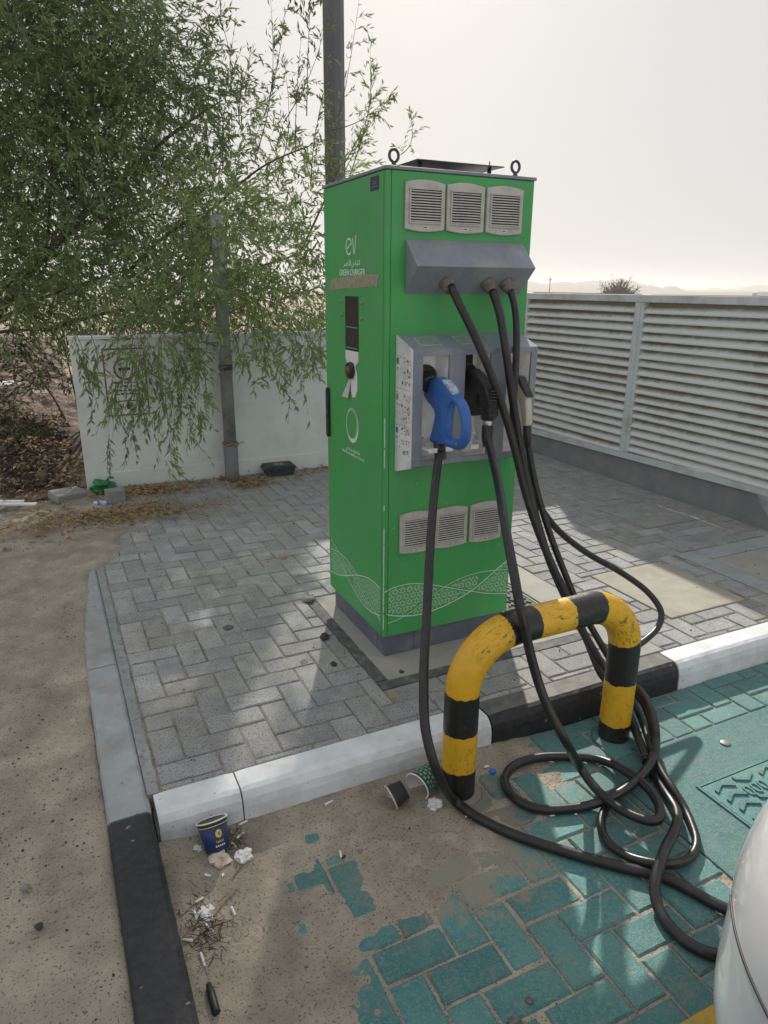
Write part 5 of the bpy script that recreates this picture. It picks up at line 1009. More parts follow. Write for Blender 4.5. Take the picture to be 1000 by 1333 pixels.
mb = MB(); base = Vector((-2.35, 4.9, 0.0)); fork = Vector((-2.15, 4.8, 1.15)); mb.tube(catmull([base-Vector((0, 0, 0.3)), base+Vector((0.02, 0, 0.5)), fork, Vector((-1.9, 4.7, 1.9))], 0.08), [0.14]*len(catmull([base-Vector((0, 0, 0.3)), base+Vector((0.02, 0, 0.5)), fork, Vector((-1.9, 4.7, 1.9))], 0.08)), n=14)
obj('trunk', mb, M_bark, tree)
def limb(pts, r0, r1):
    c = catmull(pts, 0.08); n = len(c); mb = MB(); mb.tube(c, np.linspace(r0, r1, n).tolist(), n=8); obj('branch', mb, M_bark, tree)
limb([fork, Vector(LIM[0][0])*0.4+fork*0.6, LIM[0][0], LIM[0][1], LIM[1][1]], 0.055, 0.014)
for k, (a, b) in enumerate(LIM):
    a, b = Vector(a), Vector(b); m_ = (a+b)/2+Vector((random.uniform(-.08, .08), random.uniform(-.08, .08), random.uniform(0.0, .12))); limb([a, m_, b], 0.020 if k < 8 else 0.012, 0.006)
for k in range(3): limb([fork, (fork+Vector(BL[(2, 0, 5)[k]][:3]))/2+Vector((0, 0.2, 0.2)), BL[(2, 0, 5)[k]][:3]], 0.06, 0.015)

# tree added to shade the paving: trunk behind near crown, crown out of view
tall = thing('added_shade_tree', 'added taller tree behind the drooping tree, its crown out of view shading the paving', 'tree', (1.4, 14.2, 0)); f = Foliage()
for k in range(58):
    s_, n_ = rng.uniform(12.0, 15.5), rng.uniform(-6.5, -0.80); z_ = rng.uniform(8.2, 10.6); n = 46; u = unit(rng.normal(0, 1, (n, 3)))
    B = np.array([s_*0.449+n_*0.893-1.4, s_*0.893-n_*0.449-14.2, z_])+u*rng.uniform(0.1, 0.75, (n, 1)); f.twigs(B, unit(u+rng.normal(0, 0.4, (n, 3))), rng.uniform(0.4, 0.8, n), rng.uniform(0, 0.4, n), 8, 0.20, 0.06, stem=0.006)
f.build(tall, M_leaf2); mb = MB(); mb.tube([(-3.6, 0, -0.3), (-3.5, 0, 3), (-3.2, -0.1, 6), (-2.4, 0, 8.6)], [0.17, 0.14, 0.10, 0.05], n=12); obj('trunk', mb, M_bark, tall)
for (x, y, z) in ((-1.8, 0.5, 8.2), (2.6, -0.4, 8.0), (1.2, 1.0, 8.8), (-0.4, -1.2, 8.0)): mb = MB(); mb.tube([(-3.0, 0, 6.6), (-1.4+x*0.4, y*0.5, 8.2), (x, y, z+1.0)], [0.06, 0.04, 0.02], n=8); obj('branch', mb, M_bark, tall)

# scrub and dark undergrowth left behind the wall end
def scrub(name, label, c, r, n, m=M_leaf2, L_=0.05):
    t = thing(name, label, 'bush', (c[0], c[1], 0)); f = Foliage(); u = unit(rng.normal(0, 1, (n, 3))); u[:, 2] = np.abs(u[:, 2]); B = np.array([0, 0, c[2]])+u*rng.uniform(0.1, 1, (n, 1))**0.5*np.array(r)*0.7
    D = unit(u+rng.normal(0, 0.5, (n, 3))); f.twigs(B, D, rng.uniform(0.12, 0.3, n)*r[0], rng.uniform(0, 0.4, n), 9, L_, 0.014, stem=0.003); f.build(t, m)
    mb = MB()
    for k in range(7): a = rng.uniform(0, 2*PI); mb.tube([(0.03*math.cos(a), 0.03*math.sin(a), -0.05), (r[0]*0.25*math.cos(a), r[1]*0.25*math.sin(a), c[2]*0.6+0.1), (r[0]*0.55*math.cos(a), r[1]*0.55*math.sin(a), c[2]+r[2]*0.4)], [0.015, 0.01, 0.004], n=5)
    obj('stem', mb, M_bark, t)
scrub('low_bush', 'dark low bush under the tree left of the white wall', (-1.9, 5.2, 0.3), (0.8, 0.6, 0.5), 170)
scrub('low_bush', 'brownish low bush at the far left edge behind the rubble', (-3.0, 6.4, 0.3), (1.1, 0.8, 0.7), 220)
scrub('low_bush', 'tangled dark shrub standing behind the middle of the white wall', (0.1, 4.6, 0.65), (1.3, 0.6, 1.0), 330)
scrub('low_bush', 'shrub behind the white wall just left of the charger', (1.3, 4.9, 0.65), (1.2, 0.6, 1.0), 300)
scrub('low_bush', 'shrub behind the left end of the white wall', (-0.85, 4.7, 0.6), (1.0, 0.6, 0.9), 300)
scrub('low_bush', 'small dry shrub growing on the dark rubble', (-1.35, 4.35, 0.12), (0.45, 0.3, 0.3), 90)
far_bush = thing('desert_bush', 'round dry bush on the horizon above the louvre fence', 'bush', (39.9, 41.4, 0)); f = Foliage(); n = 420; u = unit(rng.normal(0, 1, (n, 3))); u[:, 2] = np.abs(u[:, 2])
f.twigs(np.array([0, 0, 0.3])+u*rng.uniform(0.2, 1, (n, 1))*np.array([1.1, 1.1, 1.2]), unit(u+rng.normal(0, 0.3, (n, 3))+np.array([0, 0, 0.5])), rng.uniform(0.4, 1.1, n), rng.uniform(0, 0.1, n), 6, 0.22, 0.06, stem=0.02); f.build(far_bush, M_leaf2)

# ================================================================== FAR THINGS
def hills():
    for nm, R0, az0, az1, h, lb, sd in (('hill', 420, 26, 48, 7.5, 'low rocky hills on the horizon right of the charger', 3), ('hill', 800, 34, 80, 6.5, 'very pale distant ridge at the right of the horizon', 4), ('hill', 650, -30, 24, 9, 'pale ridge behind the tree', 5)):
        az = np.radians(np.linspace(az0, az1, 160)); n = len(az); prof = (fbm(az*40, az*0, 0.6, sd, 5)+0.5)*h*1.25*np.clip(np.minimum(az-az[0], az[-1]-az)/0.03, 0, 1); V = []; F = []
        for k in range(5):
            f = (0, 0.5, 1, 0.6, 0)[k]; R = R0+(-60, -25, 0, 25, 60)[k]+fbm(az*30, az*0+k, 1, sd+k)*10
            V.append(np.stack([CX+R*np.sin(az), CY+R*np.cos(az), -1+(prof+1)*f], 1))
        V = np.concatenate(V); 
        for k in range(4):
            for i in range(n-1): F.append((k*n+i, k*n+i+1, (k+1)*n+i+1, (k+1)*n+i))
        o = bpy.data.objects.new(nm, np_mesh(nm, V, F, M_hill, True)); COL.objects.link(o); tag(o, lb, kind='structure')
hills()
mst = thing('lattice_mast', 'thin mast standing on the hills right of the charger', 'mast', (122.5+CX*0, 154.8, 0)); mb = MB(); mb.tube([(0, 0, -1), (0, 0, 4.2)], 0.14, n=5); mb.tube([(-0.5, 0, 3.6), (0.5, 0, 3.6)], 0.12, n=5); obj('shaft', mb, M_darksteel, mst)
fc = thing('distant_car', 'white car roof showing just above the fence far away', 'car', (62.0, 45.5, -0.25), 0.9)
obj('body', MB().prism([(-2.3, 0.35), (2.3, 0.35), (2.35, 0.75), (2.1, 0.95), (1.0, 1.05), (0.55, 1.50), (-1.0, 1.54), (-1.55, 1.10), (-2.25, 1.0)], 'y', -0.85, 0.85), M_car, fc, bevel=0.06)
obj('window', MB().prism([(0.85, 1.06), (0.48, 1.44), (-0.92, 1.48), (-1.35, 1.10)], 'y', -0.87, 0.87), M_carglass, fc)
for k, (x, y) in enumerate(((-1.4, -0.8), (1.4, -0.8), (-1.4, 0.8), (1.4, 0.8))): obj('wheel', MB().lathe([(0.33, -0.1), (0.33, 0.1)], (x, y, 0.33), (0, 1, 0), 16), M_tyre, fc)

# ================================================================== SMALL THINGS
def rock(r, seed, sub=2, flat=0.7):
    rr = random.Random(seed); import bmesh
    bm = bmesh.new(); bmesh.ops.create_icosphere(bm, subdivisions=sub, radius=r); o = Vector((rr.uniform(0, 50), rr.uniform(0, 50), rr.uniform(0, 50)))
    for v in bm.verts:
        d = v.co.normalized(); v.co *= 1+0.45*mnoise.noise(d*1.4+o)+0.18*mnoise.noise(d*4+o); v.co.z *= flat
    V = [tuple(v.co) for v in bm.verts]; F = [tuple(v.index for v in f.verts) for f in bm.faces]; bm.free(); return V, F
def rock_obj(name, label, cat, x, y, z, r, m, seed, flat=0.7, group=None, sub=2):
    V, F = rock(r, seed, sub, flat); mb = MB(); mb.add(V, F, 0, False); o = obj(name, mb, m); o.location = (x, y, z+r*flat*0.6); o.rotation_euler = (0, 0, seed); return tag(o, label, cat, group)
def crumple(name, label, x, y, z, r, m, seed, flat=0.6, cat='paper'):
    V, F = rock(r, seed, 3, flat); rr = random.Random(seed); o_ = Vector((seed*1.7, 3, 1)); V2 = []
    for v in V:
        d = Vector(v); n = 0.55*abs(mnoise.noise(d/r*2.2+o_))+0.30*abs(mnoise.noise(d/r*5+o_)); V2.append(tuple(d*(1.15-n)))
    mb = MB(); mb.add(V2, F, 0, False); o = obj(name, mb, m); o.location = (x, y, z+r*flat*0.55); return tag(o, label, cat)
dz0 = lambda x, y: float(drift_h(np.array([[x]]), np.array([[y]]))[0, 0])
# dark rubble heap: hundreds of pieces in one mass
def heap(name, label, pts, m, parent=None, seeds=6):
    base = [rock(1.0, 100+k, 1, 0.65) for k in range(seeds)]; Vs = []; Fs = []; n = 0
    for (x, y, z, r) in pts:
        V, F = base[rng.integers(seeds)]; V = np.array(V)*r; a = rng.uniform(0, 6.28, 3); M = np.array((Matrix.Rotation(a[0], 3, 'X') @ Matrix.Rotation(a[1], 3, 'Y') @ Matrix.Rotation(a[2], 3, 'Z'))); V = V @ M.T+np.array([x, y, z]); Vs.append(V); Fs.append(np.array(F)+n); n += len(V)
    o = bpy.data.objects.new(name, np_mesh(name, np.concatenate(Vs), np.concatenate(Fs), m)); COL.objects.link(o)
    if parent is not None: o.parent = parent
    return tag(o, label, kind='stuff')
def mz(x, y): return float(mound_h(np.array([[x]]), np.array([[y]]))[0, 0])
P_ = []
for k in range(1500):
    x = rng.uniform(-3.2, -1.0); y = rng.uniform(3.35, 5.3); r = 0.008+0.03*rng.random()**2.2*(1.0 if rng.random() < 0.9 else 2.2)
    hh = 0.22*math.exp(-((x+1.6)/0.9)**2-((y-4.1)/0.55)**2); P_.append((x, y, max(mz(x, y), hh)+r*0.2, r))
heap('rubble', 'dark broken rubble heaped beside the wall end', P_, M_rubble)
P_ = [(rng.uniform(-5, -1.15), rng.uniform(-2.4, 3.2), 0, rng.uniform(0.002, 0.008)) for _ in range(900)]
A_ = np.array(P_); A_[:, 2] = verge_h(A_[:, 0], A_[:, 1]); P_ = [tuple(q) for q in A_]; heap('pebbles', 'tiny pebbles scattered in the sand verge', P_, M_stone)
P_ = [(rng.uniform(-0.97, 0.5), rng.uniform(-1.7, -0.58), 0, rng.uniform(0.0012, 0.0042)) for _ in range(420)]
A_ = np.array(P_); A_[:, 2] = drift_h(A_[:, 0], A_[:, 1]); P_ = [tuple(q) for q in A_]; heap('grit', 'grit and tiny stones on the drifted sand', P_, M_stone)
P_ = [(rng.uniform(-0.9, 2.8), rng.uniform(-0.40, 3.0), 0.001, rng.uniform(0.0015, 0.005)) for _ in range(300)]
P_ = [p for p in P_ if not (-0.0 < p[0] < 0.62 and 0 < p[1] < 0.6)]; heap('grit', 'grit and crumbs of soil on the grey paving', P_, M_dstone)
def clustered(n, x0, x1, y0, y1, sc, sd, hf, r0, r1):
    x, y = rng.uniform(x0, x1, n), rng.uniform(y0, y1, n); k = fbm(x, y, sc, sd) > rng.uniform(-0.10, 0.18, n); x, y = x[k], y[k]
    z = hf(x, y); return list(zip(x, y, z, r0+(r1-r0)*rng.random(len(x))**1.8))
heap('soil_crumbs', 'dark soil crumbs clustered on the sand verge', clustered(9500, -3.6, -1.13, -1.6, 3.1, 2.2, 77, verge_h, 0.0012, 0.0050), M_dstone)
heap('soil_crumbs', 'fine dark crumbs on the drifted sand in the bay', clustered(3200, -0.97, 0.3, -1.7, -0.58, 5, 78, drift_h, 0.0006, 0.0022), M_dstone)
# leaf litter
def leaves(name, label, pts, m, L0=0.045, parent=None):
    N = len(pts); P = np.array(pts); a = rng.uniform(0, 2*PI, N); L = np.stack([np.cos(a), np.sin(a), rng.normal(0, 0.25, N)], 1); W = np.stack([-np.sin(a), np.cos(a), rng.normal(0, 0.5, N)], 1); l = L0*rng.uniform(0.4, 1.2, (N, 1)); w_ = l*rng.uniform(0.16, 0.34, (N, 1)); up_ = np.array([0, 0, 1])*l*rng.uniform(0, 0.25, (N, 1))
    V = np.stack([P-L*l/2, P+W*w_/2+up_, P+L*l/2, P-W*w_/2+up_], 1).reshape(-1, 3); F = np.arange(len(V)).reshape(-1, 4); o = bpy.data.objects.new(name, np_mesh(name, V, F, m)); COL.objects.link(o); return tag(o, label, kind='stuff')
pts = []
for k in range(2600):
    x, y = rng.normal(-0.80, 0.30), rng.normal(2.42, 0.13)
    if rng.random() < 0.35: x, y = rng.normal(-0.55, 0.2), rng.normal(2.95, 0.08)
    if rng.random() < 0.12: x, y = rng.uniform(-0.9, 1.0), rng.uniform(2.9, 3.14)
    if y < 3.15: pts.append((x, y, 0.012+abs(rng.normal(0, 0.008))))
for k in range(260):
    x, y = rng.uniform(-0.9, 1.3), 3.14-abs(rng.normal(0, 0.12)); pts.append((x, y, 0.006))
for k in range(380): pts.append((rng.normal(0.22, 0.09), rng.normal(2.86, 0.06), 0.006+abs(rng.normal(0, 0.004))))
leaves('leaf_litter', 'drift of dry brown leaves on the paving in front of the white wall', pts, M_dry)
pts = []
x, y = rng.uniform(-5, -0.98, 3600), 3.2+abs(rng.normal(0, 2.6, 3600)); pts += list(zip(x, y, mound_h(x, y)+0.01+abs(rng.normal(0, 0.01, 3600))))
x, y = rng.uniform(-2.6, -1.1, 500), rng.normal(2.7, 0.3, 500); pts += list(zip(x, y, verge_h(x, np.minimum(y, 3.1))+0.006))
x, y = rng.normal(-1.7, 0.6, 2600), rng.normal(4.2, 0.6, 2600); hh = 0.22*np.exp(-((x+1.6)/0.9)**2-((y-4.1)/0.55)**2); q = x < -0.98
pts += list(zip(x[q], y[q], (np.maximum(mound_h(x, y), hh)+0.02+abs(rng.normal(0, 0.02, 2600)))[q]))
leaves('leaf_litter', 'dry leaves strewn over the rough soil at the left', pts, M_dry, 0.06)

# plastic case by the wall
cs = thing('plastic_case', 'charcoal plastic case lying at the foot of the white wall', 'case', (0.515, 3.075, 0.0), -0.03)
obj('tray', MB().prism([(-0.105, 0.004), (0.105, 0.004), (0.125, 0.062), (-0.125, 0.062)], 'y', -0.07, 0.07), M_caseb, cs, bevel=0.006)
obj('lid', MB().prism([(-0.130, 0.0625), (0.130, 0.0625), (0.118, 0.088), (-0.118, 0.088)], 'y', -0.075, 0.075), M_caseb, cs, bevel=0.006)
obj('rim', MB().box(-0.134, 0.134, -0.079, 0.079, 0.058, 0.066), M_caseb, cs, bevel=0.002)
obj('latch', MB().box(-0.065, -0.015, -0.088, -0.0795, 0.045, 0.075), M_caseb, cs, bevel=0.002); obj('top_label', MB().box(-0.04, 0.04, -0.04, 0.03, 0.0882, 0.0888), M_stone, cs)
# bag, block, rolled papers
V, F = rock(0.075, 41, 3, 0.62); V2 = [tuple(Vector(v)*(1.2-0.5*abs(mnoise.noise(Vector(v)*38)))) for v in V]; mb = MB(); mb.add(V2, F, 0, False)
for k in range(2): mb.tube([(0.03, 0.0, 0.045), (0.045+0.01*k, 0.01, 0.068), (0.06+0.02*k, 0.0, 0.055)], 0.006, n=5)
o = obj('plastic_bag', mb, M_gbag); o.location = (-0.83, 3.07, 0.05); tag(o, 'crumpled green plastic bag at the foot of the wall corner', 'bag')
o = obj('concrete_block', MB().box(-0.062, 0.062, -0.045, 0.045, 0, 0.095), M_blockc, bevel=0.006); o.location = (-0.775, 2.78, 0.004); o.rotation_euler = (0, 0, 0.12); tag(o, 'small grey concrete block in front of the green bag', 'concrete block')
o = obj('concrete_block', MB().box(-0.11, 0.11, -0.08, 0.08, 0, 0.06), M_blockc, bevel=0.01); o.location = (-1.08, 3.02, 0.0); o.rotation_euler = (0.1, 0.05, 0.4); tag(o, 'flat grey concrete block half buried left of the wall corner', 'concrete block')
for (dx, dy, a, lb) in ((-0.895, 2.74, 0.2, 'pale crushed can, left one of two beside the small block'), (-0.840, 2.735, 0.5, 'pale crushed can, right one of two beside the small block')):
    t = thing('crushed_can', lb, 'can', (dx, dy, 0.022), a); obj('can_body', MB().lathe([(0.013, -0.03), (0.016, -0.026), (0.016, 0.026), (0.013, 0.03)], (0, 0, 0), (1, 0, 0), 12), mat('can_%.3f' % dx, (0.55, 0.62, 0.75), 0.4, var=0.2, vscale=60), t); obj('can_band', MB().lathe([(0.0163, -0.006), (0.0163, 0.008)], (0, 0, 0), (1, 0, 0), 12), M_bcap, t)
for k, (x, y, a, L_, lb) in enumerate(((-1.47, 3.03, -0.42, 0.24, 'upper of two white boards lying at the left edge'), (-1.40, 2.93, -0.42, 0.26, 'lower of two white boards lying at the left edge'))):
    o = obj('white_board', MB().box(-L_/2, L_/2, -0.016, 0.016, 0, 0.012), M_sheet, bevel=0.002); o.location = (x, y, 0.02); o.rotation_euler = (0.15, 0, a); tag(o, lb, 'board')
o = obj('white_sheet', MB().prism([(-0.2, -0.06), (0.12, -0.08), (0.22, 0.0), (0.1, 0.07), (-0.18, 0.06)], 'z', 0, 0.01), M_sheet); o.location = (-1.56, 6.66, mz(-1.56, 6.66)+0.07); o.rotation_euler = (0.25, 0.0, -0.45); tag(o, 'torn white sheet on the brown soil under the tree', 'sheet')
o = obj('white_scrap', MB().prism([(-0.1, -0.05), (0.1, -0.04), (0.12, 0.04), (-0.06, 0.05)], 'z', 0, 0.006), M_stone); o.location = (-1.2, 6.4, mz(-1.2, 6.4)+0.05); o.rotation_euler = (0.3, 0.1, 0.5); tag(o, 'greyish scrap of plastic right of the torn white sheet', 'scrap')
crumple('red_scrap', 'small red plastic scrap among the dark rubble', -1.54, 4.62, 0.22, 0.045, M_redbit, 9, 0.6, 'scrap')

# ---- litter in the bay
dz = lambda x, y: float(drift_h(np.array([[x]]), np.array([[y]]))[0, 0])
cup = thing('paper_cup', 'navy blue paper cup with a gold emblem leaning on the white kerb', 'cup', (-0.838, -0.642, ROAD+0.016), 0); cup.rotation_euler = (math.radians(-31), math.radians(2), 0.15)
obj('cup_body', MB().lathe([(0.033, 0.0), (0.0345, 0.001), (0.0425, 0.0725)], n=32), M_navy, cup)
obj('dark_band', MB().lathe([(0.0428, 0.0726), (0.0440, 0.082)], n=32), M_black, cup); obj('gold_line', MB().lathe([(0.0427, 0.0700), (0.0431, 0.0725)], n=32, cap=False), M_gold, cup); mb = MB(); mb.tube([(0.0445*math.cos(a), 0.0445*math.sin(a), 0.083) for a in np.linspace(0, 2*PI, 32, endpoint=False)], 0.0022, n=6, closed=True); obj('rolled_rim', mb, M_paper, cup)
mb = MB(); mb2 = MB(); az_ = math.atan2(-2.335+0.612, -1.121+0.835)-0.15+0.34
def on_cup(u, v, h=0.0006):  # u along the wall, v height
    r = 0.0345+0.008*(v/0.0725)+h; a = az_+u/r; return (r*math.cos(a), r*math.sin(a), v)
n = 24; mb.add([on_cup(0, 0.048, 0.0009)]+[on_cup(0.0095*math.cos(2*PI*k/n), 0.048+0.0115*math.sin(2*PI*k/n)) for k in range(n)], [(0, 1+k, 1+(k+1) % n) for k in range(n)])
for z in (0.027, 0.0245):
    pts = [on_cup(-0.011+0.022*k/12, z+0.003*math.sin(k*1.7)*(1 if z > 0.025 else 0), 0.0012) for k in range(13)]; mb.tube(pts, 0.0007, n=4)
obj('gold_emblem', mb, M_gold, cup); mb2.tube([on_cup(0.001+0.003*math.sin(k*0.8), 0.042+0.0012*k, 0.0016) for k in range(10)], 0.0010, n=4); obj('emblem_stroke', mb2, M_navy, cup)
mb = MB()
for k in range(5): mb.add([on_cup(-0.012+0.006*k-0.002, 0.012, 0.0008), on_cup(-0.012+0.006*k+0.002, 0.012, 0.0008), on_cup(-0.012+0.006*k+0.002, 0.017, 0.0008), on_cup(-0.012+0.006*k-0.002, 0.017, 0.0008)], [(0, 1, 2, 3)])
obj('white_marks', mb, M_paper, cup)
crumple('paper_napkin', 'stained pinkish crumpled napkin under the navy cup', -0.842, -0.672, ROAD, 0.032, M_pinkpaper, 3)
crumple('paper_napkin', 'white crumpled napkin right of the stained one by the navy cup', -0.774, -0.694, ROAD, 0.025, M_paper, 5, 0.7)
crumple('paper_napkin', 'small white crumpled napkin on the kerb side of the navy cup', -0.892, -0.606, ROAD, 0.017, M_paper, 8, 0.7)
crumple('paper_napkin', 'white crumpled napkin between the dark green cup and the bollard', -0.168, -0.742, ROAD, 0.024, M_paper, 12, 0.7)
crumple('paper_napkin', 'torn white napkin at the foot of the left bollard leg under the cable', -0.082, -0.822, ROAD, 0.022, M_paper, 14, 0.4)
crumple('paper_napkin', 'thin white tissue in the litter pile by the black kerb', -0.925, -0.845, ROAD, 0.030, M_paper, 15, 0.4)
crumple('paper_napkin', 'narrow grey tissue at the near side of the litter pile', -0.945, -0.890, ROAD, 0.022, M_paper, 17, 0.4)
def butt(x, y, a, L_, label, r=0.0035, m=M_paper, cat='cigarette butt', name='cigarette_butt', g=None, tilt=0.0):
    o = obj(name, MB().lathe([(r*0.9, 0), (r, 0.001), (r, L_), (r*0.8, L_+0.0008)], (-L_/2, 0, 0), (1, 0, 0), 8), m); o.location = (x, y, max(dz(x, y), ROAD-0.004)+r*0.9); o.rotation_euler = (0, tilt, a); return tag(o, label, cat, g)
butt(-0.745, -0.575, 0.25, 0.028, 'white cigarette butt against the kerb right of the navy cup'); butt(-0.765, -0.615, 0.5, 0.028, 'white cigarette butt just right of the navy cup'); butt(-0.79, -0.64, 1.9, 0.020, 'stubby butt touching the napkins by the navy cup')
butt(-0.785, -0.590, 1.2, 0.026, 'tan cigarette filter between the navy cup and a white butt', m=M_straw); butt(-0.516, -0.800, 1.35, 0.026, 'white cigarette butt upright beside the small grey stone'); butt(-0.512, -0.812, 0.3, 0.012, 'burnt dark tip beside the upright cigarette butt', m=M_black)
butt(-0.475, -0.600, 0.25, 0.030, 'flat white butt lying along the middle of the white kerb')
for k in range(11):
    butt(-0.93+rng.normal(0, 0.035), -0.865+rng.normal(0, 0.045), rng.uniform(0, PI), rng.uniform(0.022, 0.038), 'white butt in the litter pile by the black kerb', 0.0036, g='butts in the litter pile', tilt=rng.uniform(-0.2, 0.2))
def bit(x, y, s, label, m, seed, cat='scrap', name='paper_scrap'):
    rr = random.Random(seed); P = [(s*rr.uniform(0.6, 1.0)*math.cos(a), s*rr.uniform(0.3, 0.6)*math.sin(a)) for a in np.linspace(0, 2*PI, 6, endpoint=False)]
    o = obj(name, MB().prism(P, 'z', 0, 0.0015), m); o.location = (x, y, dz(x, y)+0.003 if x > -0.99 and y < -0.56 else 0.004); o.rotation_euler = (rr.uniform(-.2, .2), rr.uniform(-.2, .2), rr.uniform(0, 6)); return tag(o, label, cat)
bit(-0.885, -0.720, 0.014, 'white scrap on the sand below the navy cup', M_paper, 1); bit(-0.845, -0.735, 0.008, 'tiny white scrap near the dry stalk', M_paper, 2); bit(-0.40, -0.67, 0.012, 'tan scrap of card near the kerb', M_straw, 3); bit(-0.335, -0.600, 0.012, 'orange brown scrap against the kerb', M_dry, 4)
bit(0.085, -0.655, 0.014, 'white scrap right of the left bollard leg', M_paper, 6); bit(-0.29, -0.80, 0.008, 'dark bit of rubber on the sand', M_black, 7)
o = obj('bottle_cap', MB().lathe([(0.0125, 0), (0.013, 0.004), (0.011, 0.0065), (0.001, 0.0068)], n=16), M_bcap); o.location = (0.092, -0.682, dz(0.092, -0.682)); tag(o, 'blue oval bottle cap on the sand behind the left bollard leg', 'cap')
o = obj('bottle_cap', MB().lathe([(0.016, -0.003), (0.018, 0.001), (0.014, 0.003), (0.001, 0.003)], n=16), M_steel); o.location = (0.955, -0.905, ROAD+0.003); tag(o, 'rusty round cap pressed into the teal slab', 'cap')
rock_obj('stone', 'small grey stone on the sand right of the cigarette butt', 'stone', -0.462, -0.815, ROAD-0.002, 0.011, M_stone, 3)
rock_obj('stone', 'brown lump of soil by the dark painted border', 'stone', -0.155, 0.27, 0.0, 0.021, M_dstone, 4); rock_obj('stone', 'brown stone at the far end of the dark painted border', 'stone', -0.09, 0.66, 0.0, 0.030, M_stone, 5, 0.5); rock_obj('stone', 'small dark stone on the pavers left of the border', 'stone', -0.205, 0.035, 0.0, 0.014, M_dstone, 6)
rock_obj('stone', 'small stone at the near corner of the dark border', 'stone', 0.02, -0.13, 0.0, 0.010, M_dstone, 7); rock_obj('stone', 'pale stone on the sand verge left of the kerb', 'stone', -1.33, -0.66, -0.01, 0.012, M_stone, 8); rock_obj('stone', 'dark stone on the near sand verge', 'stone', -1.30, -0.80, -0.01, 0.010, M_dstone, 9)
rock_obj('stone', 'tan stone against the far left side of the charger', 'stone', -0.03, 1.25, 0.0, 0.018, M_straw, 10)
for k in range(9):
    x, y = rng.uniform(-2.6, -1.25), rng.uniform(-0.9, 2.2); rock_obj('stone', 'loose stone on the sand verge', 'stone', x, y, -0.012, rng.uniform(0.008, 0.018), M_stone, 20+k, group='stones on the sand verge')
bit(-1.42, -0.46, 0.02, 'white scrap on the sand left of the black kerb', M_paper, 12); bit(-1.47, -0.68, 0.022, 'pale powdery scrap on the near sand', M_stone, 13)
mb = MB(); mb.tube([(0.012*math.cos(a), 0.014*math.sin(a), 0.002) for a in np.linspace(0, 2*PI*0.93, 20)], 0.0016, n=5); o = obj('wire_loop', mb, M_darksteel); o.location = (-0.305, 0.11, 0.001); tag(o, 'thin dark wire loop lying on the pavers', 'wire')
mb = MB(); mb.lathe([(0.009, 0), (0.0095, 0.002), (0.0095, 0.062), (0.007, 0.064), (0.0065, 0.075)], (0, 0, 0), (0, 1, 0), 12); o = obj('lighter', mb, M_handle); o.location = (-0.952, -1.135, dz(-0.952, -1.10)+0.010); o.rotation_euler = (0, 0, 0.02); tag(o, 'black cigarette lighter lying beside the black kerb', 'lighter')
# stalks
for (x, y, a, L_, lb) in ((-0.80, -0.735, 0.75, 0.07, 'short dry stalk lying below the navy cup'), (-0.86, -0.83, 0.7, 0.13, 'long dry stalk across the litter pile'), (-0.90, -0.90, 0.1, 0.09, 'reddish stalk across the litter pile'), (-0.20, -0.86, -0.45, 0.10, 'thin curved twig on the sand in the bay')):
    c_, s_ = math.cos(a), math.sin(a); mb = MB(); mb.tube([(-c_*L_/2, -s_*L_/2, 0.003), (0, 0.004, 0.006), (c_*L_/2, s_*L_/2, 0.004)], [0.0022, 0.0018, 0.0008] if 'thin' not in lb else 0.0008, n=5); mb.tube([(0, 0.004, 0.006), (c_*L_*0.3-s_*0.012, s_*L_*0.3+c_*0.012, 0.010)], 0.0008, n=4)
    o = obj('dry_stalk', mb, M_twigd if 'red' in lb else M_straw); o.location = (x, y, dz(x, y)); tag(o, lb, 'stalk')
mb = MB()
for k in range(230):
    x, y = (-0.925+rng.normal(0, 0.03), -0.885+rng.normal(0, 0.055)) if k < 170 else (-0.78+rng.normal(0, 0.02), -0.62+rng.normal(0, 0.025)); a = rng.uniform(0, PI); L_ = rng.uniform(0.01, 0.035); h0 = dz(x, y)+rng.uniform(0.001, 0.008)
    mb.tube([(x-math.cos(a)*L_/2, y-math.sin(a)*L_/2, h0), (x+math.cos(a)*L_/2, y+math.sin(a)*L_/2, h0+rng.uniform(-.002, .006))], rng.uniform(0.0004, 0.0011), n=3, cap=False)
tag(obj('straw_litter', mb, M_twigd), 'tangled straw and chips in the litter pile', kind='stuff')
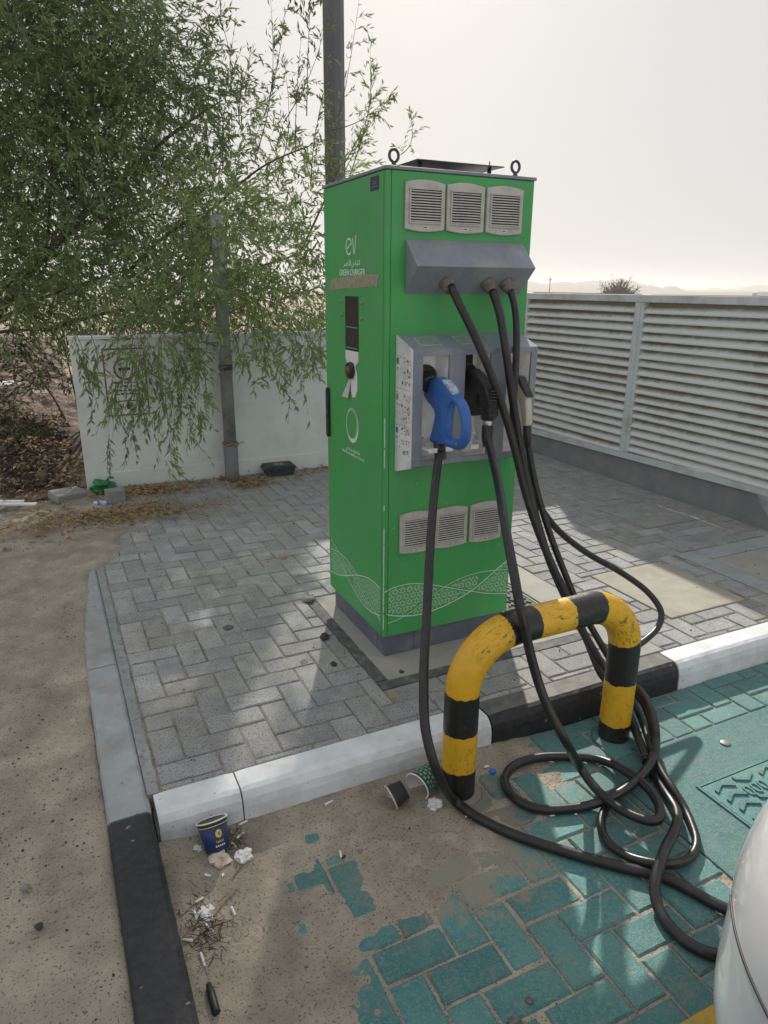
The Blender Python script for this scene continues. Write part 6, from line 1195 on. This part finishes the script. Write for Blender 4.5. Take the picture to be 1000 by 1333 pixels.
# dark green printed cup and black cup lying against the kerb
gc = thing('paper_cup', 'crushed dark green cup with white lettering beside the bollard', 'cup', (-0.195, -0.672, ROAD+0.036), 0); gc.scale = (1.15, 1.15, 1.15); gc.rotation_euler = (math.radians(8), math.radians(82), math.radians(30))
obj('cup_body', MB().lathe([(0.040, 0.0), (0.039, 0.002), (0.030, 0.070), (0.0, 0.072)], n=28, cap=False), M_cupg, gc); obj('cup_lining', MB().lathe([(0.0385, 0.0005), (0.029, 0.068)], n=28, cap=False), M_sheet, gc); mb = MB(); mb.tube([(0.040*math.cos(a), 0.040*math.sin(a), 0.0) for a in np.linspace(0, 2*PI, 32, endpoint=False)], 0.0022, n=6, closed=True); obj('rolled_rim', mb, M_sheet, gc)
mb = MB()
for row in range(5):
    for k in range(16):
        a0 = 2*PI*(k+0.35*(row % 2))/16; h0 = 0.010+row*0.0115; 
        for q in range(3):
            a1 = a0+q*0.09; r = 0.0398-(h0/0.07)*0.0095+0.0005
            mb.add([(r*math.cos(a1), r*math.sin(a1), h0), (r*math.cos(a1+0.05), r*math.sin(a1+0.05), h0), (r*math.cos(a1+0.05), r*math.sin(a1+0.05), h0+0.006), (r*math.cos(a1), r*math.sin(a1), h0+0.006)], [(0, 1, 2, 3)])
obj('printed_letters', mb, mat('pale_green_ink', (0.35, 0.5, 0.42), 0.6), gc)
bc = thing('paper_cup', 'crushed black cup with cream rim left of the dark green cup', 'cup', (-0.292, -0.676, ROAD+0.030), 0); bc.rotation_euler = (math.radians(20), math.radians(70), math.radians(20)); bc.scale = (1.12, 1.12, 1.12)
obj('cup_body', MB().lathe([(0.034, 0.0), (0.033, 0.002), (0.027, 0.045), (0.0, 0.047)], n=28, cap=False), M_black, bc); obj('cup_lining', MB().lathe([(0.0325, 0.0005), (0.026, 0.044)], n=28, cap=False), M_vent, bc); mb = MB(); mb.tube([(0.034*math.cos(a), 0.034*math.sin(a), 0.0) for a in np.linspace(0, 2*PI, 32, endpoint=False)], 0.0028, n=6, closed=True); obj('rolled_rim', mb, M_cream, bc)
butt(-0.235, -0.625, 1.4, 0.024, 'white butt standing between the two crushed cups')

# ================================================================== HAZE
hm = bpy.data.materials.new('haze'); hm.use_nodes = True; hn = hm.node_tree.nodes; hn.clear(); ho = hn.new('ShaderNodeOutputMaterial'); pv = hn.new('ShaderNodeVolumePrincipled')
pv.inputs['Color'].default_value = (0.93, 0.93, 0.93, 1); pv.inputs['Density'].default_value = 0.0016; pv.inputs['Anisotropy'].default_value = 0.35; hm.node_tree.links.new(pv.outputs[0], ho.inputs['Volume'])
hb = obj('haze', MB().box(-1560, 1560, -1560, 1560, -8, 14.5), hm); tag(hb, 'dusty haze over the desert', kind='stuff')
